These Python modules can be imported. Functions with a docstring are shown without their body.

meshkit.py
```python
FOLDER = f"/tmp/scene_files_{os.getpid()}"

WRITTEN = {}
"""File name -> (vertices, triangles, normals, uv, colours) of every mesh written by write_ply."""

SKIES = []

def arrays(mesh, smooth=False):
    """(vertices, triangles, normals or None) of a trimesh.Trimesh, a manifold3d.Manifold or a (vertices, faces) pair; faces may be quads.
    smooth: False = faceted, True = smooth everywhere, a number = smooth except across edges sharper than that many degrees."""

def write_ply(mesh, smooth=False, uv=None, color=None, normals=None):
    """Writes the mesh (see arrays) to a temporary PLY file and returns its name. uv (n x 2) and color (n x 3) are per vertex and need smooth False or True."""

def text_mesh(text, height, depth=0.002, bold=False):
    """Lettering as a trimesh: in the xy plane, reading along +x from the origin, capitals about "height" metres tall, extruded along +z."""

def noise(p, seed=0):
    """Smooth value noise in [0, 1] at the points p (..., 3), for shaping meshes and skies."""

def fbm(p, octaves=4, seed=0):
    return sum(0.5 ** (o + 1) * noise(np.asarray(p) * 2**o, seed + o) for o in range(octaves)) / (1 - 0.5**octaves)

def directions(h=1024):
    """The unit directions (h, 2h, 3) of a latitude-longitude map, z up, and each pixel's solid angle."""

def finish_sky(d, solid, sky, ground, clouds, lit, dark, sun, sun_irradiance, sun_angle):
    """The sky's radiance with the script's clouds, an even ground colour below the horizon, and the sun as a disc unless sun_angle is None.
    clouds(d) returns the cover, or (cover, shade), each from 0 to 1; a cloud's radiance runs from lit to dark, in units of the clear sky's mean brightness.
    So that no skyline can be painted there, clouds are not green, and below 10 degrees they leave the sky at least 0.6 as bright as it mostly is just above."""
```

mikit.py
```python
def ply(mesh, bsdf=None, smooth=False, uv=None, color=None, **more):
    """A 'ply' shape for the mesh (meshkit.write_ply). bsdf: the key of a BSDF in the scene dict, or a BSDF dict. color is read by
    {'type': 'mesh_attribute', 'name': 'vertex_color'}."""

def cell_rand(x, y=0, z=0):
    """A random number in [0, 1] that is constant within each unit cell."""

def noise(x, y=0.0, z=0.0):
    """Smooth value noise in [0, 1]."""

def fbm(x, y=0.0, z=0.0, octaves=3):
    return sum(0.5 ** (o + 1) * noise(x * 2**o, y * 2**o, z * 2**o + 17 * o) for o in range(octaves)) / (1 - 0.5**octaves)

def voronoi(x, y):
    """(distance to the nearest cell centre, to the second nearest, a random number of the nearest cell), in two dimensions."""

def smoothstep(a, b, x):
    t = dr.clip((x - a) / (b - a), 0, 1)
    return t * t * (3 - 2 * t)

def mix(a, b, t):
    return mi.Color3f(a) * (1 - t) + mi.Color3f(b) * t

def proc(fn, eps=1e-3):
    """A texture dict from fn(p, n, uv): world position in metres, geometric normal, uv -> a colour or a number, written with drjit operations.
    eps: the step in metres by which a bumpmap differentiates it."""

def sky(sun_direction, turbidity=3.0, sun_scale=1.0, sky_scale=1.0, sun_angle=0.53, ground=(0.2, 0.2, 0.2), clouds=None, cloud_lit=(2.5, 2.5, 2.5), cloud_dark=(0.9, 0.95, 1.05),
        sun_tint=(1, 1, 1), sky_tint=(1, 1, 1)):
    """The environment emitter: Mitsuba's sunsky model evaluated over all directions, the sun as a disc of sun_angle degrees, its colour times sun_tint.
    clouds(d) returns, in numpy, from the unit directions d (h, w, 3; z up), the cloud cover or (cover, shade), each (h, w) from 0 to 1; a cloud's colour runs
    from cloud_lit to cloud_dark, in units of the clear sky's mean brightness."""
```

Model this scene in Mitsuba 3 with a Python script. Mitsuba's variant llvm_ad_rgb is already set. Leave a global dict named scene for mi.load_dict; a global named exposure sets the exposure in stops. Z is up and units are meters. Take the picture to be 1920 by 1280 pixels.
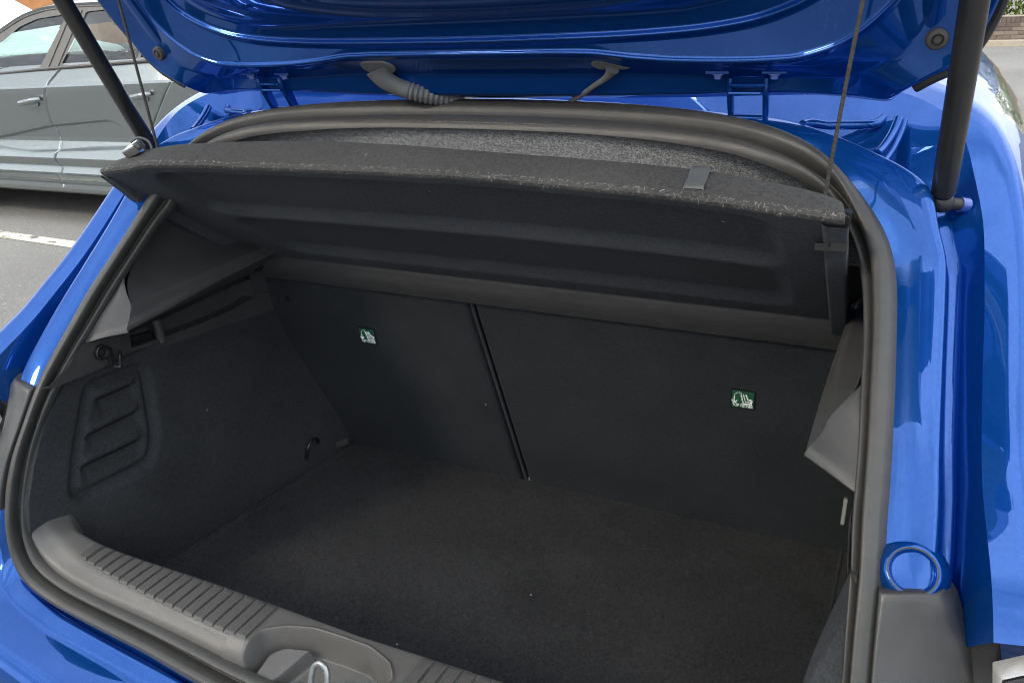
import math, random
import numpy as np, trimesh, mitsuba as mi, drjit as dr
import mikit, meshkit
from mikit import proc, ply, noise, fbm, voronoi, cell_rand, smoothstep, mix
from scipy.interpolate import PchipInterpolator
from shapely.geometry import Polygon, LineString, Point

T = mi.ScalarTransform4f
scene, labels = {}, {}
rng = np.random.default_rng(7)

# ------------------------------------------------------------------ camera, sky, exposure
CAM, FWD, UP = ((0.52469, -0.46671, 1.54726), (-0.394247, 0.822747, -0.409458), (-0.133534, 0.389532, 0.911281))
scene['camera'] = {'type': 'perspective', 'fov': 67.17, 'fov_axis': 'x', 'near_clip': 0.02, 'far_clip': 400.0,
    'to_world': T().look_at(origin=CAM, target=[a + b for a, b in zip(CAM, FWD)], up=UP)}


def cloud_cover(d):
    s = meshkit.fbm(d * [2.2, 2.2, 4.0] + 5.3, octaves=6, seed=3)
    return np.ones(d.shape[:2]), np.clip((s - 0.36) * 3.2, 0, 1)


scene['sky'] = mikit.sky((-0.45, -0.7, 0.6), turbidity=3.0, sun_scale=0.12, sun_angle=12.0, clouds=cloud_cover,
    cloud_lit=(2.9, 3.0, 3.15), cloud_dark=(1.15, 1.23, 1.36), sun_tint=(.9, 1, 1.12), ground=(0.2, 0.2, 0.19))
exposure = 3.5

# ------------------------------------------------------------------ helpers
def A(p):
    return np.asarray(p, float)


def spl(pts, n):
    """n points along a smooth curve through pts, evenly spaced by chord length."""
    p = A(pts)
    t = np.r_[0, np.cumsum(np.linalg.norm(np.diff(p, axis=0), axis=1))]
    s = np.linspace(0, t[-1], 400)
    q = PchipInterpolator(t, p, axis=0)(s)
    t = np.r_[0, np.cumsum(np.linalg.norm(np.diff(q, axis=0), axis=1))]
    s = np.linspace(0, t[-1], n)
    return np.stack([np.interp(s, t, q[:, k]) for k in range(q.shape[1])], 1)


def bend(curves, r, k=4):
    """Rounds the creases between the curves of a loft: every inner curve becomes k + 1 curves of a fillet of radius about r (a number, or one per curve)."""
    c = [A(x) for x in curves]
    rs = [r] * len(c) if np.isscalar(r) else r
    out = [c[0]]
    for i in range(1, len(c) - 1):
        if rs[i] <= 0:
            out.append(c[i]); continue
        a, b, d = c[i - 1], c[i], c[i + 1]
        la = np.linalg.norm(a - b, axis=1, keepdims=True); ld = np.linalg.norm(d - b, axis=1, keepdims=True)
        p = b + (a - b) / np.maximum(la, 1e-9) * np.minimum(rs[i], .48 * la)
        q = b + (d - b) / np.maximum(ld, 1e-9) * np.minimum(rs[i], .48 * ld)
        for t in np.linspace(0, 1, k + 1):
            out.append((1 - t)**2 * p + 2 * t * (1 - t) * b + t * t * q)
    out.append(c[-1])
    return out


def loft(curves, wrap=False, flip=False):
    c = np.stack([A(x) for x in curves])
    m, n = c.shape[:2]
    i, j = np.meshgrid(np.arange(m - 1), np.arange(n if wrap else n - 1), indexing='ij')
    j2 = (j + 1) % n
    f = np.stack([i * n + j, i * n + j2, (i + 1) * n + j2, (i + 1) * n + j], -1).reshape(-1, 4)
    if flip:
        f = f[:, ::-1]
    f = np.vstack([f[:, [0, 1, 2]], f[:, [0, 2, 3]]])
    return trimesh.Trimesh(c.reshape(-1, 3), f, process=False)


def join(*ms):
    return trimesh.util.concatenate([m for m in ms])


def mir(m):
    m = m.copy() if isinstance(m, trimesh.Trimesh) else A(m)
    if isinstance(m, trimesh.Trimesh):
        return trimesh.Trimesh(m.vertices * [-1, 1, 1], m.faces[:, ::-1], process=False)
    return m * [-1, 1, 1]


def full(half):
    """A curve given from the middle of the car to its right side, as one curve from the left side to the right side."""
    h = A(half)
    return np.vstack([mir(h[1:])[::-1], h])


def tube(path, r, n=10, caps=True):
    p = A(path)
    rs = np.broadcast_to(A(r), (len(p),))
    t = np.gradient(p, axis=0); t /= np.linalg.norm(t, axis=1, keepdims=True)
    a = np.cross(t[0], [0, 0, 1.0] if abs(t[0][2]) < .9 else [1.0, 0, 0]); a /= np.linalg.norm(a)
    th = np.arange(n) * 2 * math.pi / n
    rings = []
    for k in range(len(p)):
        a = a - t[k] * (a @ t[k]); a /= np.linalg.norm(a)
        b = np.cross(t[k], a)
        rings.append(p[k] + rs[k] * (np.cos(th)[:, None] * a + np.sin(th)[:, None] * b))
    if caps:
        rings = [np.repeat(p[:1], n, 0) + 1e-5 * (rings[0] - p[0])] + rings + [np.repeat(p[-1:], n, 0) + 1e-5 * (rings[-1] - p[-1])]
    return loft(rings, wrap=True)


def frame(o, x, y):
    x = A(x) / np.linalg.norm(x); y = A(y) - x * (A(y) @ x); y /= np.linalg.norm(y)
    return A(o), x, y, np.cross(x, y)


def put(m, fr):
    o, x, y, z = fr
    v = m.vertices
    return trimesh.Trimesh(o + v[:, :1] * x + v[:, 1:2] * y + v[:, 2:] * z, m.faces, process=False)


def lathe(profile, fr, n=28):
    th = np.arange(n) * 2 * math.pi / n
    rings = [np.stack([r * np.cos(th), r * np.sin(th), 0 * th + z], 1) for r, z in profile]
    return put(loft(rings, wrap=True), fr)


def inset(poly, d):
    p = A(poly)
    a, b = p - np.roll(p, 1, 0), np.roll(p, -1, 0) - p
    na = np.stack([-a[:, 1], a[:, 0]], 1); nb = np.stack([-b[:, 1], b[:, 0]], 1)
    na /= np.linalg.norm(na, axis=1, keepdims=True) + 1e-12; nb /= np.linalg.norm(nb, axis=1, keepdims=True) + 1e-12
    m = na + nb; m /= np.maximum((m * m).sum(1, keepdims=True) / 2, .35)
    return p + m * d


def rrect(w, h, r, n=4, c=(0, 0)):
    """A rounded rectangle, counter-clockwise, as a polygon."""
    out = []
    for k, (sx, sy) in enumerate(((1, 1), (-1, 1), (-1, -1), (1, -1))):
        for t in np.linspace(0, math.pi / 2, n + 1):
            a = t + k * math.pi / 2
            out.append((c[0] + sx * (w / 2 - r) + r * math.cos(a), c[1] + sy * (h / 2 - r) + r * math.sin(a)))
    return A(out)


def rounded(poly, r, n=4):
    """A polygon with its corners rounded."""
    p = A(poly); out = []
    for k in range(len(p)):
        a, b, c = p[k - 1], p[k], p[(k + 1) % len(p)]
        la, lc = np.linalg.norm(a - b), np.linalg.norm(c - b)
        d = min(r, .45 * la, .45 * lc)
        s, e = b + (a - b) / la * d, b + (c - b) / lc * d
        for t in np.linspace(0, 1, n + 1):
            out.append((1 - t)**2 * s + 2 * t * (1 - t) * b + t * t * e)
    return A(out)


def slab(poly, h, r=.001, fr=None, k=3, back=True):
    """A plate h thick (along +z) with rounded front edges, from a counter-clockwise polygon."""
    p = A(poly)
    if ((p[:, 0] * np.roll(p[:, 1], -1)) - (p[:, 1] * np.roll(p[:, 0], -1))).sum() < 0:
        p = p[::-1]
    rings = [(p, 0.0), (p, h - r)] + [(inset(p, r * (1 - math.cos(t))), h - r + r * math.sin(t)) for t in np.linspace(0, math.pi / 2, k + 1)[1:]]
    m = loft([np.c_[q, np.full(len(q), z)] for q, z in rings], wrap=True)
    q, z = rings[-1]
    v, f = trimesh.creation.triangulate_polygon(Polygon(q), engine='earcut')
    parts = [m, trimesh.Trimesh(np.c_[v, np.full(len(v), z)], f, process=False)]
    if back:
        v, f = trimesh.creation.triangulate_polygon(Polygon(p), engine='earcut')
        parts.append(trimesh.Trimesh(np.c_[v, np.zeros(len(v))], f[:, ::-1], process=False))
    m = join(*parts)
    return put(m, fr) if fr is not None else m


def box(lo, hi):
    lo, hi = A(lo), A(hi)
    m = trimesh.creation.box(hi - lo); m.apply_translation((lo + hi) / 2)
    return m


def numbered(key):
    if key not in scene and key not in labels:
        return key
    k = 1
    while f'{key}_{k:03d}' in scene or f'{key}_{k:03d}' in labels:
        k += 1
    return f'{key}_{k:03d}'


def add(name, mesh, bsdf, parent=None, smooth=35, label=None, **more):
    key = numbered((parent + '__' if parent else '') + name)
    scene[key] = ply(mesh, bsdf, smooth=smooth, **more)
    if label:
        labels[key] = {'label': label}
    return key


def thing(name, label, category, group=None):
    key = numbered(name)
    labels[key] = {'label': label, 'category': category, **({'group': group} if group else {})}
    return key


def struct(name, mesh, bsdf, smooth=35, kind='structure', label=None, category=None):
    key = add(name, mesh, bsdf, smooth=smooth)
    labels[key] = {'kind': kind, **({'label': label} if label else {}), **({'category': category} if category else {})}
    return key


def seg_dist(px, py, line, closed=False):
    """Distance of the points to a polyline."""
    l = A(line)
    if closed:
        l = np.vstack([l, l[:1]])
    best = np.full(np.shape(px), 9.0)
    for a, b in zip(l[:-1], l[1:]):
        d = b - a
        t = np.clip(((px - a[0]) * d[0] + (py - a[1]) * d[1]) / (d @ d), 0, 1)
        best = np.minimum(best, np.hypot(px - a[0] - t * d[0], py - a[1] - t * d[1]))
    return best


def inside(px, py, poly):
    import shapely
    return shapely.contains_xy(Polygon(poly), px, py)


def sstep(a, b, x):
    t = np.clip((x - a) / (b - a), 0, 1)
    return t * t * (3 - 2 * t)


# ------------------------------------------------------------------ materials
def two(b):
    return {'type': 'twosided', 'bsdf': b}


def rgb(*c):
    return {'type': 'rgb', 'value': list(c)}


def mat(key, b, twosided=True):
    scene[key] = two(b) if twosided else b


mat('paint', {'type': 'bumpmap', 'arbitrary': proc(lambda p, n, uv: .00006 * noise(p.x * 45, p.y * 45, p.z * 45), eps=2e-3), 'scale': 1.0, 'bsdf': {'type': 'blendbsdf', 'weight': .16,
    'a': {'type': 'plastic', 'diffuse_reflectance': rgb(.001, .029, .135), 'int_ior': 1.92, 'nonlinear': False},
    'b': {'type': 'principled', 'base_color': proc(lambda p, n, uv: mix((.008, .065, .29), (.016, .10, .39), noise(p.x * 500, p.y * 500, p.z * 500))), 'metallic': .95, 'roughness': .34}}})
mat('rubber', {'type': 'principled', 'base_color': proc(lambda p, n, uv: mix((.032, .032, .031), (.046, .0455, .043), fbm(p.x * 60, p.y * 60, p.z * 60))), 'roughness': .48, 'specular': .5})
mat('black_rubber', {'type': 'principled', 'base_color': rgb(.018, .018, .018), 'roughness': .5, 'specular': .5})


def grain(p, s=900.0):
    return cell_rand(p.x * s, p.y * s, p.z * s)


mat('sill_plastic', {'type': 'bumpmap', 'arbitrary': proc(lambda p, n, uv: .00025 * noise(p.x * 900, p.y * 900, p.z * 900), eps=4e-4), 'scale': 1.0,
    'bsdf': {'type': 'principled', 'base_color': proc(lambda p, n, uv: mix((.070, .069, .067), (.092, .090, .087), fbm(p.x * 30, p.y * 30, p.z * 30))), 'roughness': .45, 'specular': .6}})
mat('trim_plastic', {'type': 'bumpmap', 'arbitrary': proc(lambda p, n, uv: .00025 * noise(p.x * 900, p.y * 900, p.z * 900), eps=4e-4), 'scale': 1.0,
    'bsdf': {'type': 'principled', 'base_color': proc(lambda p, n, uv: mix((.040, .0405, .041), (.053, .0535, .054), fbm(p.x * 30, p.y * 30, p.z * 30))), 'roughness': .45, 'specular': .5}})
mat('bumper_plastic', {'type': 'principled', 'base_color': proc(lambda p, n, uv: mix((.024, .025, .026), (.034, .035, .036), fbm(p.x * 40, p.y * 40, p.z * 40))), 'roughness': .38, 'specular': .5})
mat('dark_plastic', {'type': 'principled', 'base_color': rgb(.012, .012, .013), 'roughness': .4, 'specular': .5})


def carpet(a, b, s=420.0):
    def fn(p, n, uv):
        g = noise(p.x * s, p.y * s, p.z * s) * .55 + noise(p.x * s * 2.3, p.y * s * 2.3, p.z * s * 2.3) * .45
        big = fbm(p.x * 9, p.y * 9, p.z * 9)
        lint = smoothstep(.99988, .99995, cell_rand(p.x * 300, p.y * 300, p.z * 300))
        return mix(mix(a, b, dr.clip(g * 1.0 + (big - .5) * .5, 0, 1)), (.25, .25, .25), lint * .8)
    return proc(fn)


def carpet_mat(key, a, b, s=420.0):
    mat(key, {'type': 'bumpmap', 'arbitrary': proc(lambda p, n, uv: .0011 * noise(p.x * s, p.y * s, p.z * s), eps=6e-4), 'scale': 1.0,
        'bsdf': {'type': 'principled', 'base_color': carpet(a, b, s), 'roughness': .9, 'specular': .2, 'sheen': .4}})


carpet_mat('wall_carpet', (.0145, .0160, .0180), (.044, .0475, .052))
carpet_mat('floor_carpet', (.011, .0115, .0128), (.043, .044, .047), 360.0)
carpet_mat('seat_carpet', (.0095, .0112, .0135), (.029, .033, .038))
carpet_mat('shelf_carpet', (.028, .028, .0278), (.078, .078, .077), 420.0)
carpet_mat('shelf_under', (.024, .027, .031), (.056, .061, .068), 420.0)
mat('shelf_vinyl', {'type': 'principled', 'base_color': proc(lambda p, n, uv: mix((.026, .027, .029), (.046, .047, .048), fbm(p.x * 14, p.y * 60, p.z * 60))), 'roughness': .6, 'specular': .35})


def weave(p, n, uv):
    g = noise(p.x * 520, p.y * 520, p.z * 520 + p.x * 260)
    h = cell_rand(p.x * 620 + p.z * 380, p.y * 100, p.z * 620 - p.x * 380)
    return mix((.10, .102, .105), (.42, .43, .445), smoothstep(.2, 1.0, g * .5 + h * .5))


mat('headliner', {'type': 'diffuse', 'reflectance': proc(weave)})
mat('fray', {'type': 'diffuse', 'reflectance': rgb(.55, .54, .51)})
mat('strut', {'type': 'principled', 'base_color': proc(lambda p, n, uv: mix((.006, .0065, .0065), (.018, .0175, .016), fbm(p.x * 60, p.y * 60, p.z * 25))), 'roughness': .33, 'specular': .6})
mat('cord', {'type': 'principled', 'base_color': proc(lambda p, n, uv: mix((.018, .018, .017), (.05, .05, .047), noise(p.x * 300, p.y * 300, p.z * 420))), 'roughness': .8})
mat('bolt', {'type': 'plastic', 'diffuse_reflectance': rgb(.03, .08, .35), 'int_ior': 1.9})
mat('zinc', {'type': 'principled', 'base_color': proc(lambda p, n, uv: mix((.24, .26, .255), (.38, .41, .40), fbm(p.x * 150, p.y * 150, p.z * 150))), 'roughness': .32, 'metallic': .75})
mat('chrome', {'type': 'roughconductor', 'material': 'Al', 'alpha': .12})
mat('label_green', {'type': 'diffuse', 'reflectance': rgb(.025, .085, .055)})
mat('label_black', {'type': 'diffuse', 'reflectance': rgb(.012, .016, .015)})
mat('label_white', {'type': 'diffuse', 'reflectance': rgb(.85, .9, .87)})
mat('white_lens', {'type': 'plastic', 'diffuse_reflectance': rgb(.7, .7, .68)})
mat('clip_plastic', {'type': 'plastic', 'diffuse_reflectance': rgb(.09, .094, .092)})
mat('pale_clip', {'type': 'plastic', 'diffuse_reflectance': rgb(.24, .25, .24)})
mat('stop_rubber', {'type': 'principled', 'base_color': rgb(.045, .043, .04), 'roughness': .5})
mat('hose_rubber', {'type': 'principled', 'base_color': rgb(.12, .125, .127), 'roughness': .5, 'specular': .4})
# lamp
scene['lamp_lens'] = {'type': 'thindielectric', 'int_ior': 1.5}
mat('lamp_reflector', {'type': 'principled', 'base_color': rgb(.55, .55, .54), 'roughness': .3, 'metallic': .5})
# grey car
mat('grey_paint', {'type': 'blendbsdf', 'weight': .6, 'a': {'type': 'plastic', 'diffuse_reflectance': rgb(.07, .08, .083), 'int_ior': 2.0, 'nonlinear': False},
    'b': {'type': 'principled', 'base_color': rgb(.31, .345, .35), 'metallic': .95, 'roughness': .3}})
mat('white_paint', {'type': 'plastic', 'diffuse_reflectance': rgb(.75, .76, .76)})
mat('window_trim', {'type': 'principled', 'base_color': rgb(.10, .095, .09), 'roughness': .35})
scene['clear_glass'] = {'type': 'thindielectric', 'int_ior': 1.5, 'specular_transmittance': rgb(.80, .98, .90)}
scene['privacy_glass'] = {'type': 'thindielectric', 'int_ior': 1.5, 'specular_transmittance': rgb(.5, .55, .52)}
mat('rib_plastic', {'type': 'bumpmap', 'arbitrary': proc(lambda p, n, uv: .0003 * noise(p.x * 900, p.y * 900, p.z * 900), eps=4e-4), 'scale': 1.0,
    'bsdf': {'type': 'principled', 'base_color': rgb(.064, .063, .061), 'roughness': .55, 'specular': .45}})
scene['side_glass'] = {'type': 'thindielectric', 'int_ior': 1.5, 'specular_transmittance': rgb(.92, .95, .94)}
mat('tyre', {'type': 'principled', 'base_color': rgb(.02, .02, .02), 'roughness': .7})
mat('wheel_metal', {'type': 'roughconductor', 'material': 'Al', 'alpha': .25})
mat('cabin_cloth', {'type': 'diffuse', 'reflectance': rgb(.05, .05, .05)})


def asphalt(p, n, uv):
    g = noise(p.x * 140, p.y * 140) * .5 + noise(p.x * 330, p.y * 330) * .5
    v, _, w = voronoi(p.x * 75, p.y * 75)
    big = fbm(p.x * .9, p.y * .9)
    c = mix((.18, .176, .168), (.31, .302, .288), dr.clip(g * .8 + (big - .5) * .9, 0, 1))
    return mix(c, mi.Color3f(.42, .40, .36), smoothstep(.86, .95, w) * smoothstep(.35, .15, v))


mat('asphalt', {'type': 'bumpmap', 'arbitrary': proc(lambda p, n, uv: .004 * noise(p.x * 120, p.y * 120), eps=2e-3), 'scale': 1.0, 'bsdf': {'type': 'diffuse', 'reflectance': proc(asphalt)}})
mat('line_paint', {'type': 'diffuse', 'reflectance': proc(lambda p, n, uv: mix((.70, .66, .54), (.22, .21, .19), smoothstep(.60, .72, fbm(p.x * 22, p.y * 22, 0, 4))))})
mat('concrete', {'type': 'diffuse', 'reflectance': proc(lambda p, n, uv: mix((.36, .31, .24), (.46, .40, .32), fbm(p.x * 9, p.y * 9, p.z * 9)))})
for i, c in enumerate(((.20, .16, .135), (.26, .215, .18), (.16, .13, .115))):
    mat(f'brick_{"abc"[i]}', {'type': 'diffuse', 'reflectance': proc(lambda p, n, uv, c=c: mix(c, tuple(x * .7 for x in c), fbm(p.x * 12, p.y * 12, p.z * 12)))})
mat('mortar', {'type': 'diffuse', 'reflectance': rgb(.30, .28, .25)})
for i, c in enumerate(((.10, .16, .02), (.16, .22, .03), (.05, .09, .015))):
    mat(f'leaf_{"abc"[i]}', {'type': 'diffuse', 'reflectance': rgb(*c)})
mat('orange_brick', {'type': 'diffuse', 'reflectance': proc(lambda p, n, uv: mix((.42, .17, .07), (.50, .26, .13), fbm(p.x * 5, p.y * 5, p.z * 5)))})
mat('white_render', {'type': 'diffuse', 'reflectance': proc(lambda p, n, uv: mix((.74, .74, .72), (.8, .8, .79), fbm(p.x * 2, p.y * 2, p.z * 2)))})
mat('roof_tile', {'type': 'diffuse', 'reflectance': rgb(.12, .08, .07)})
mat('house_glass', {'type': 'plastic', 'diffuse_reflectance': rgb(.03, .035, .04)})

# ------------------------------------------------------------------ setting: ground, line, wall, hedge
def ground_z(x, y):
    """The car park slopes up a little towards the silver car and beyond the front of the blue one."""
    return .10 + .20 * sstep(1.3, 3.2, np.hypot(np.asarray(x) * 1.0, np.asarray(y) * .9 - .5))


gx = np.r_[-200, -60, np.arange(-12, 12.01, .25), 60, 200]
gy = np.r_[-200, -60, np.arange(-12, 20.01, .25), 60, 220]
X, Y = np.meshgrid(gx, gy)
struct('ground', loft(np.stack([X, Y, ground_z(X, Y)], -1)), 'asphalt', smooth=True)
la, lb = A((-9.5, 2.645)), A((-1.2, 2.385))
ld = (lb - la) / np.linalg.norm(lb - la); ln = np.array([-ld[1], ld[0]]) * .05
lc = [la + (lb - la) * t for t in np.linspace(0, 1, 40)]
struct('parking_line', loft([[(*(p + s * ln), float(ground_z(*(p + s * ln))) + .004) for p in lc] for s in (-1, 1)]), 'line_paint', smooth=True)

# ------------------------------------------------------------------ the blue car: curves from the middle of the car to its right side
N = 150
O = spl([(0, .622, 1.400), (.12, .618, 1.399), (.22, .608, 1.397), (.30, .585, 1.395), (.36, .562, 1.391), (.416, .539, 1.382), (.459, .52, 1.369), (.494, .491, 1.350),
    (.528, .460, 1.318), (.55, .436, 1.288), (.560, .415, 1.262), (.566, .38, 1.229), (.571, .332, 1.189), (.575, .283, 1.149), (.578, .243, 1.112), (.580, .207, 1.079),
    (.583, .174, 1.045), (.585, .134, .993), (.5875, .100, .945), (.589, .078, .90), (.588, .062, .85), (.580, .053, .80), (.562, .049, .772), (.524, .047, .752),
    (.475, .045, .742), (.382, .038, .74), (.295, .031, .74), (.21, .021, .74), (.1, .012, .74), (0, .009, .74)], N)
I = spl([(0, .520, 1.377), (.12, .52, 1.376), (.22, .515, 1.373), (.30, .505, 1.368), (.362, .487, 1.363), (.411, .475, 1.352), (.455, .470, 1.335), (.48, .468, 1.318),
    (.508, .462, 1.28), (.524, .451, 1.246), (.533, .417, 1.221), (.54, .374, 1.185), (.544, .327, 1.148), (.549, .275, 1.103), (.551, .23, 1.067), (.555, .191, 1.03),
    (.558, .162, .998), (.562, .128, .945), (.562, .10, .89), (.557, .083, .843), (.542, .074, .812), (.505, .068, .793), (.43, .062, .785), (.31, .056, .783),
    (.21, .050, .781), (.12, .043, .78), (0, .04, .78)], N)
J1 = [(0, .645, 1.404), (.15, .635, 1.402), (.30, .61, 1.396), (.41, .582, 1.391), (.445, .566, 1.387), (.476, .542, 1.381), (.521, .518, 1.368), (.558, .497, 1.355),
    (.585, .479, 1.337), (.600, .447, 1.299), (.610, .424, 1.271), (.613, .393, 1.241), (.617, .324, 1.182), (.621, .263, 1.131), (.625, .226, 1.096), (.627, .192, 1.063),
    (.628, .165, 1.03), (.63, .14, .99)]
J3 = [(0, .72, 1.44), (.3, .70, 1.435), (.5, .65, 1.425), (.57, .615, 1.41), (.61, .575, 1.385), (.632, .525, 1.335), (.645, .485, 1.29), (.6495, .439, 1.249), (.652, .402, 1.218),
    (.653, .364, 1.189), (.654, .326, 1.163), (.655, .288, 1.139), (.657, .251, 1.115), (.661, .216, 1.094), (.666, .175, 1.07), (.672, .14, 1.03)]
K = [(0, .78, 1.462), (.3, .76, 1.455), (.52, .71, 1.44), (.60, .655, 1.42), (.645, .60, 1.39), (.67, .54, 1.345), (.682, .49, 1.298), (.686, .44, 1.258), (.688, .40, 1.226),
    (.689, .36, 1.196), (.688, .32, 1.17), (.688, .28, 1.146), (.692, .245, 1.122), (.700, .205, 1.098), (.712, .165, 1.07), (.72, .14, 1.04)]
M = 110
J0 = spl(O[O[:, 2] > .985][:-1], M) if False else spl(O[:np.argmax(O[:, 2] < .985)], M)
J1, J3, K = (spl(c, M) for c in (J1, J3, K))
J2 = J1 + A([.006, .044, -.034])
J2b = J2 + A([.013, .008, .006])

car = thing('blue_hatchback', 'glossy blue hatchback with its tailgate open over an empty black boot', 'car')

# jamb round the boot opening: flange, drip channel, outer edge
nj0 = J0 + A([0, .006, -.006])
Jm1, Jm2 = (nj0 + (J1 - nj0) * t_ + A([0, -.7, .7]) * .0032 for t_ in (.3, .7))
jamb = bend([nj0, Jm1, Jm2, J1, J2, J2b, J3], [0, .02, .02, .008, .006, .006, 0], 4)
jm = loft(jamb)
add('door_frame', join(jm, mir(jm)), 'paint', car, smooth=40)


def flank(u, w):
    """The side of the car: K moved forward by u, spreading outward more the lower it lies."""
    z = K[:, 2:]
    low = np.clip((1.46 - z) / .4, 0, 1)
    spread = (1 - math.exp(-u / .35)) * (.045 + .17 * low)
    side = np.clip(K[:, :1] / .6, 0, 1)
    return K + np.concatenate([spread * side, np.full_like(z, u), .02 * side * 0 - .03 * low * (1 - math.exp(-u / .8)) + .02 * (1 - side) * 0], 1)


quarter = bend([J3, K, flank(.05, 0), flank(.12, 0), flank(.25, 0), flank(.45, 0), flank(.8, 0), flank(1.3, 0), flank(2.0, 0)], [0, .034, .02, .03, .05, .08, .1, .2, 0], 6)
qm = loft(quarter)
cen = qm.vertices[qm.faces].mean(1)
KX = lambda z: z
win = (cen[:, 1] > .66 + (1.40 - cen[:, 2]) * 1.1) & (cen[:, 2] > 1.05 - .02 * cen[:, 1]) & (cen[:, 2] < 1.405 - .01 * cen[:, 1]) & (cen[:, 0] > .5)
part = lambda k: trimesh.Trimesh(qm.vertices, qm.faces[k], process=False)
body_, glass_ = part(~win), part(win)
for m_ in (body_, glass_):
    m_.remove_unreferenced_vertices()
for f_ in (lambda m: m, mir):
    kq = add('rear_quarter_panel', f_(body_), 'paint', car, smooth=True)
    add('side_window', f_(glass_), 'side_glass', car, smooth=50)
# lower side of the car below the lamps
end = [c[-1] for c in [K, flank(.12, 0), flank(.25, 0), flank(.45, 0), flank(.8, 0), flank(1.3, 0), flank(2.0, 0)]]
low = loft([spl(end, 40), spl([A(p) + [.05, 0, -.25] for p in end], 40), spl([A(p) + [.03, 0, -.6] for p in end], 40), spl([A(p) + [-.03, 0, -.78] for p in end], 40)])
add('body_side', low, 'paint', car)
add('body_side', mir(low), 'paint', car)

# pressed ribs in the roof corners
for f_ in (lambda m: m, mir):
    for pts, r in (([(.546, .585, 1.392), (.540, .560, 1.376), (.528, .522, 1.362)], .0055), ([(.553, .590, 1.390), (.548, .560, 1.372), (.537, .518, 1.355)], .004), ([(.530, .615, 1.388), (.520, .600, 1.383), (.47, .590, 1.382), (.448, .578, 1.386), (.440, .566, 1.386)], .0055)):
        add('pressing', f_(tube(spl(pts, 24), r, 12)), 'paint', 'blue_hatchback__door_frame', smooth=60)

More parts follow.
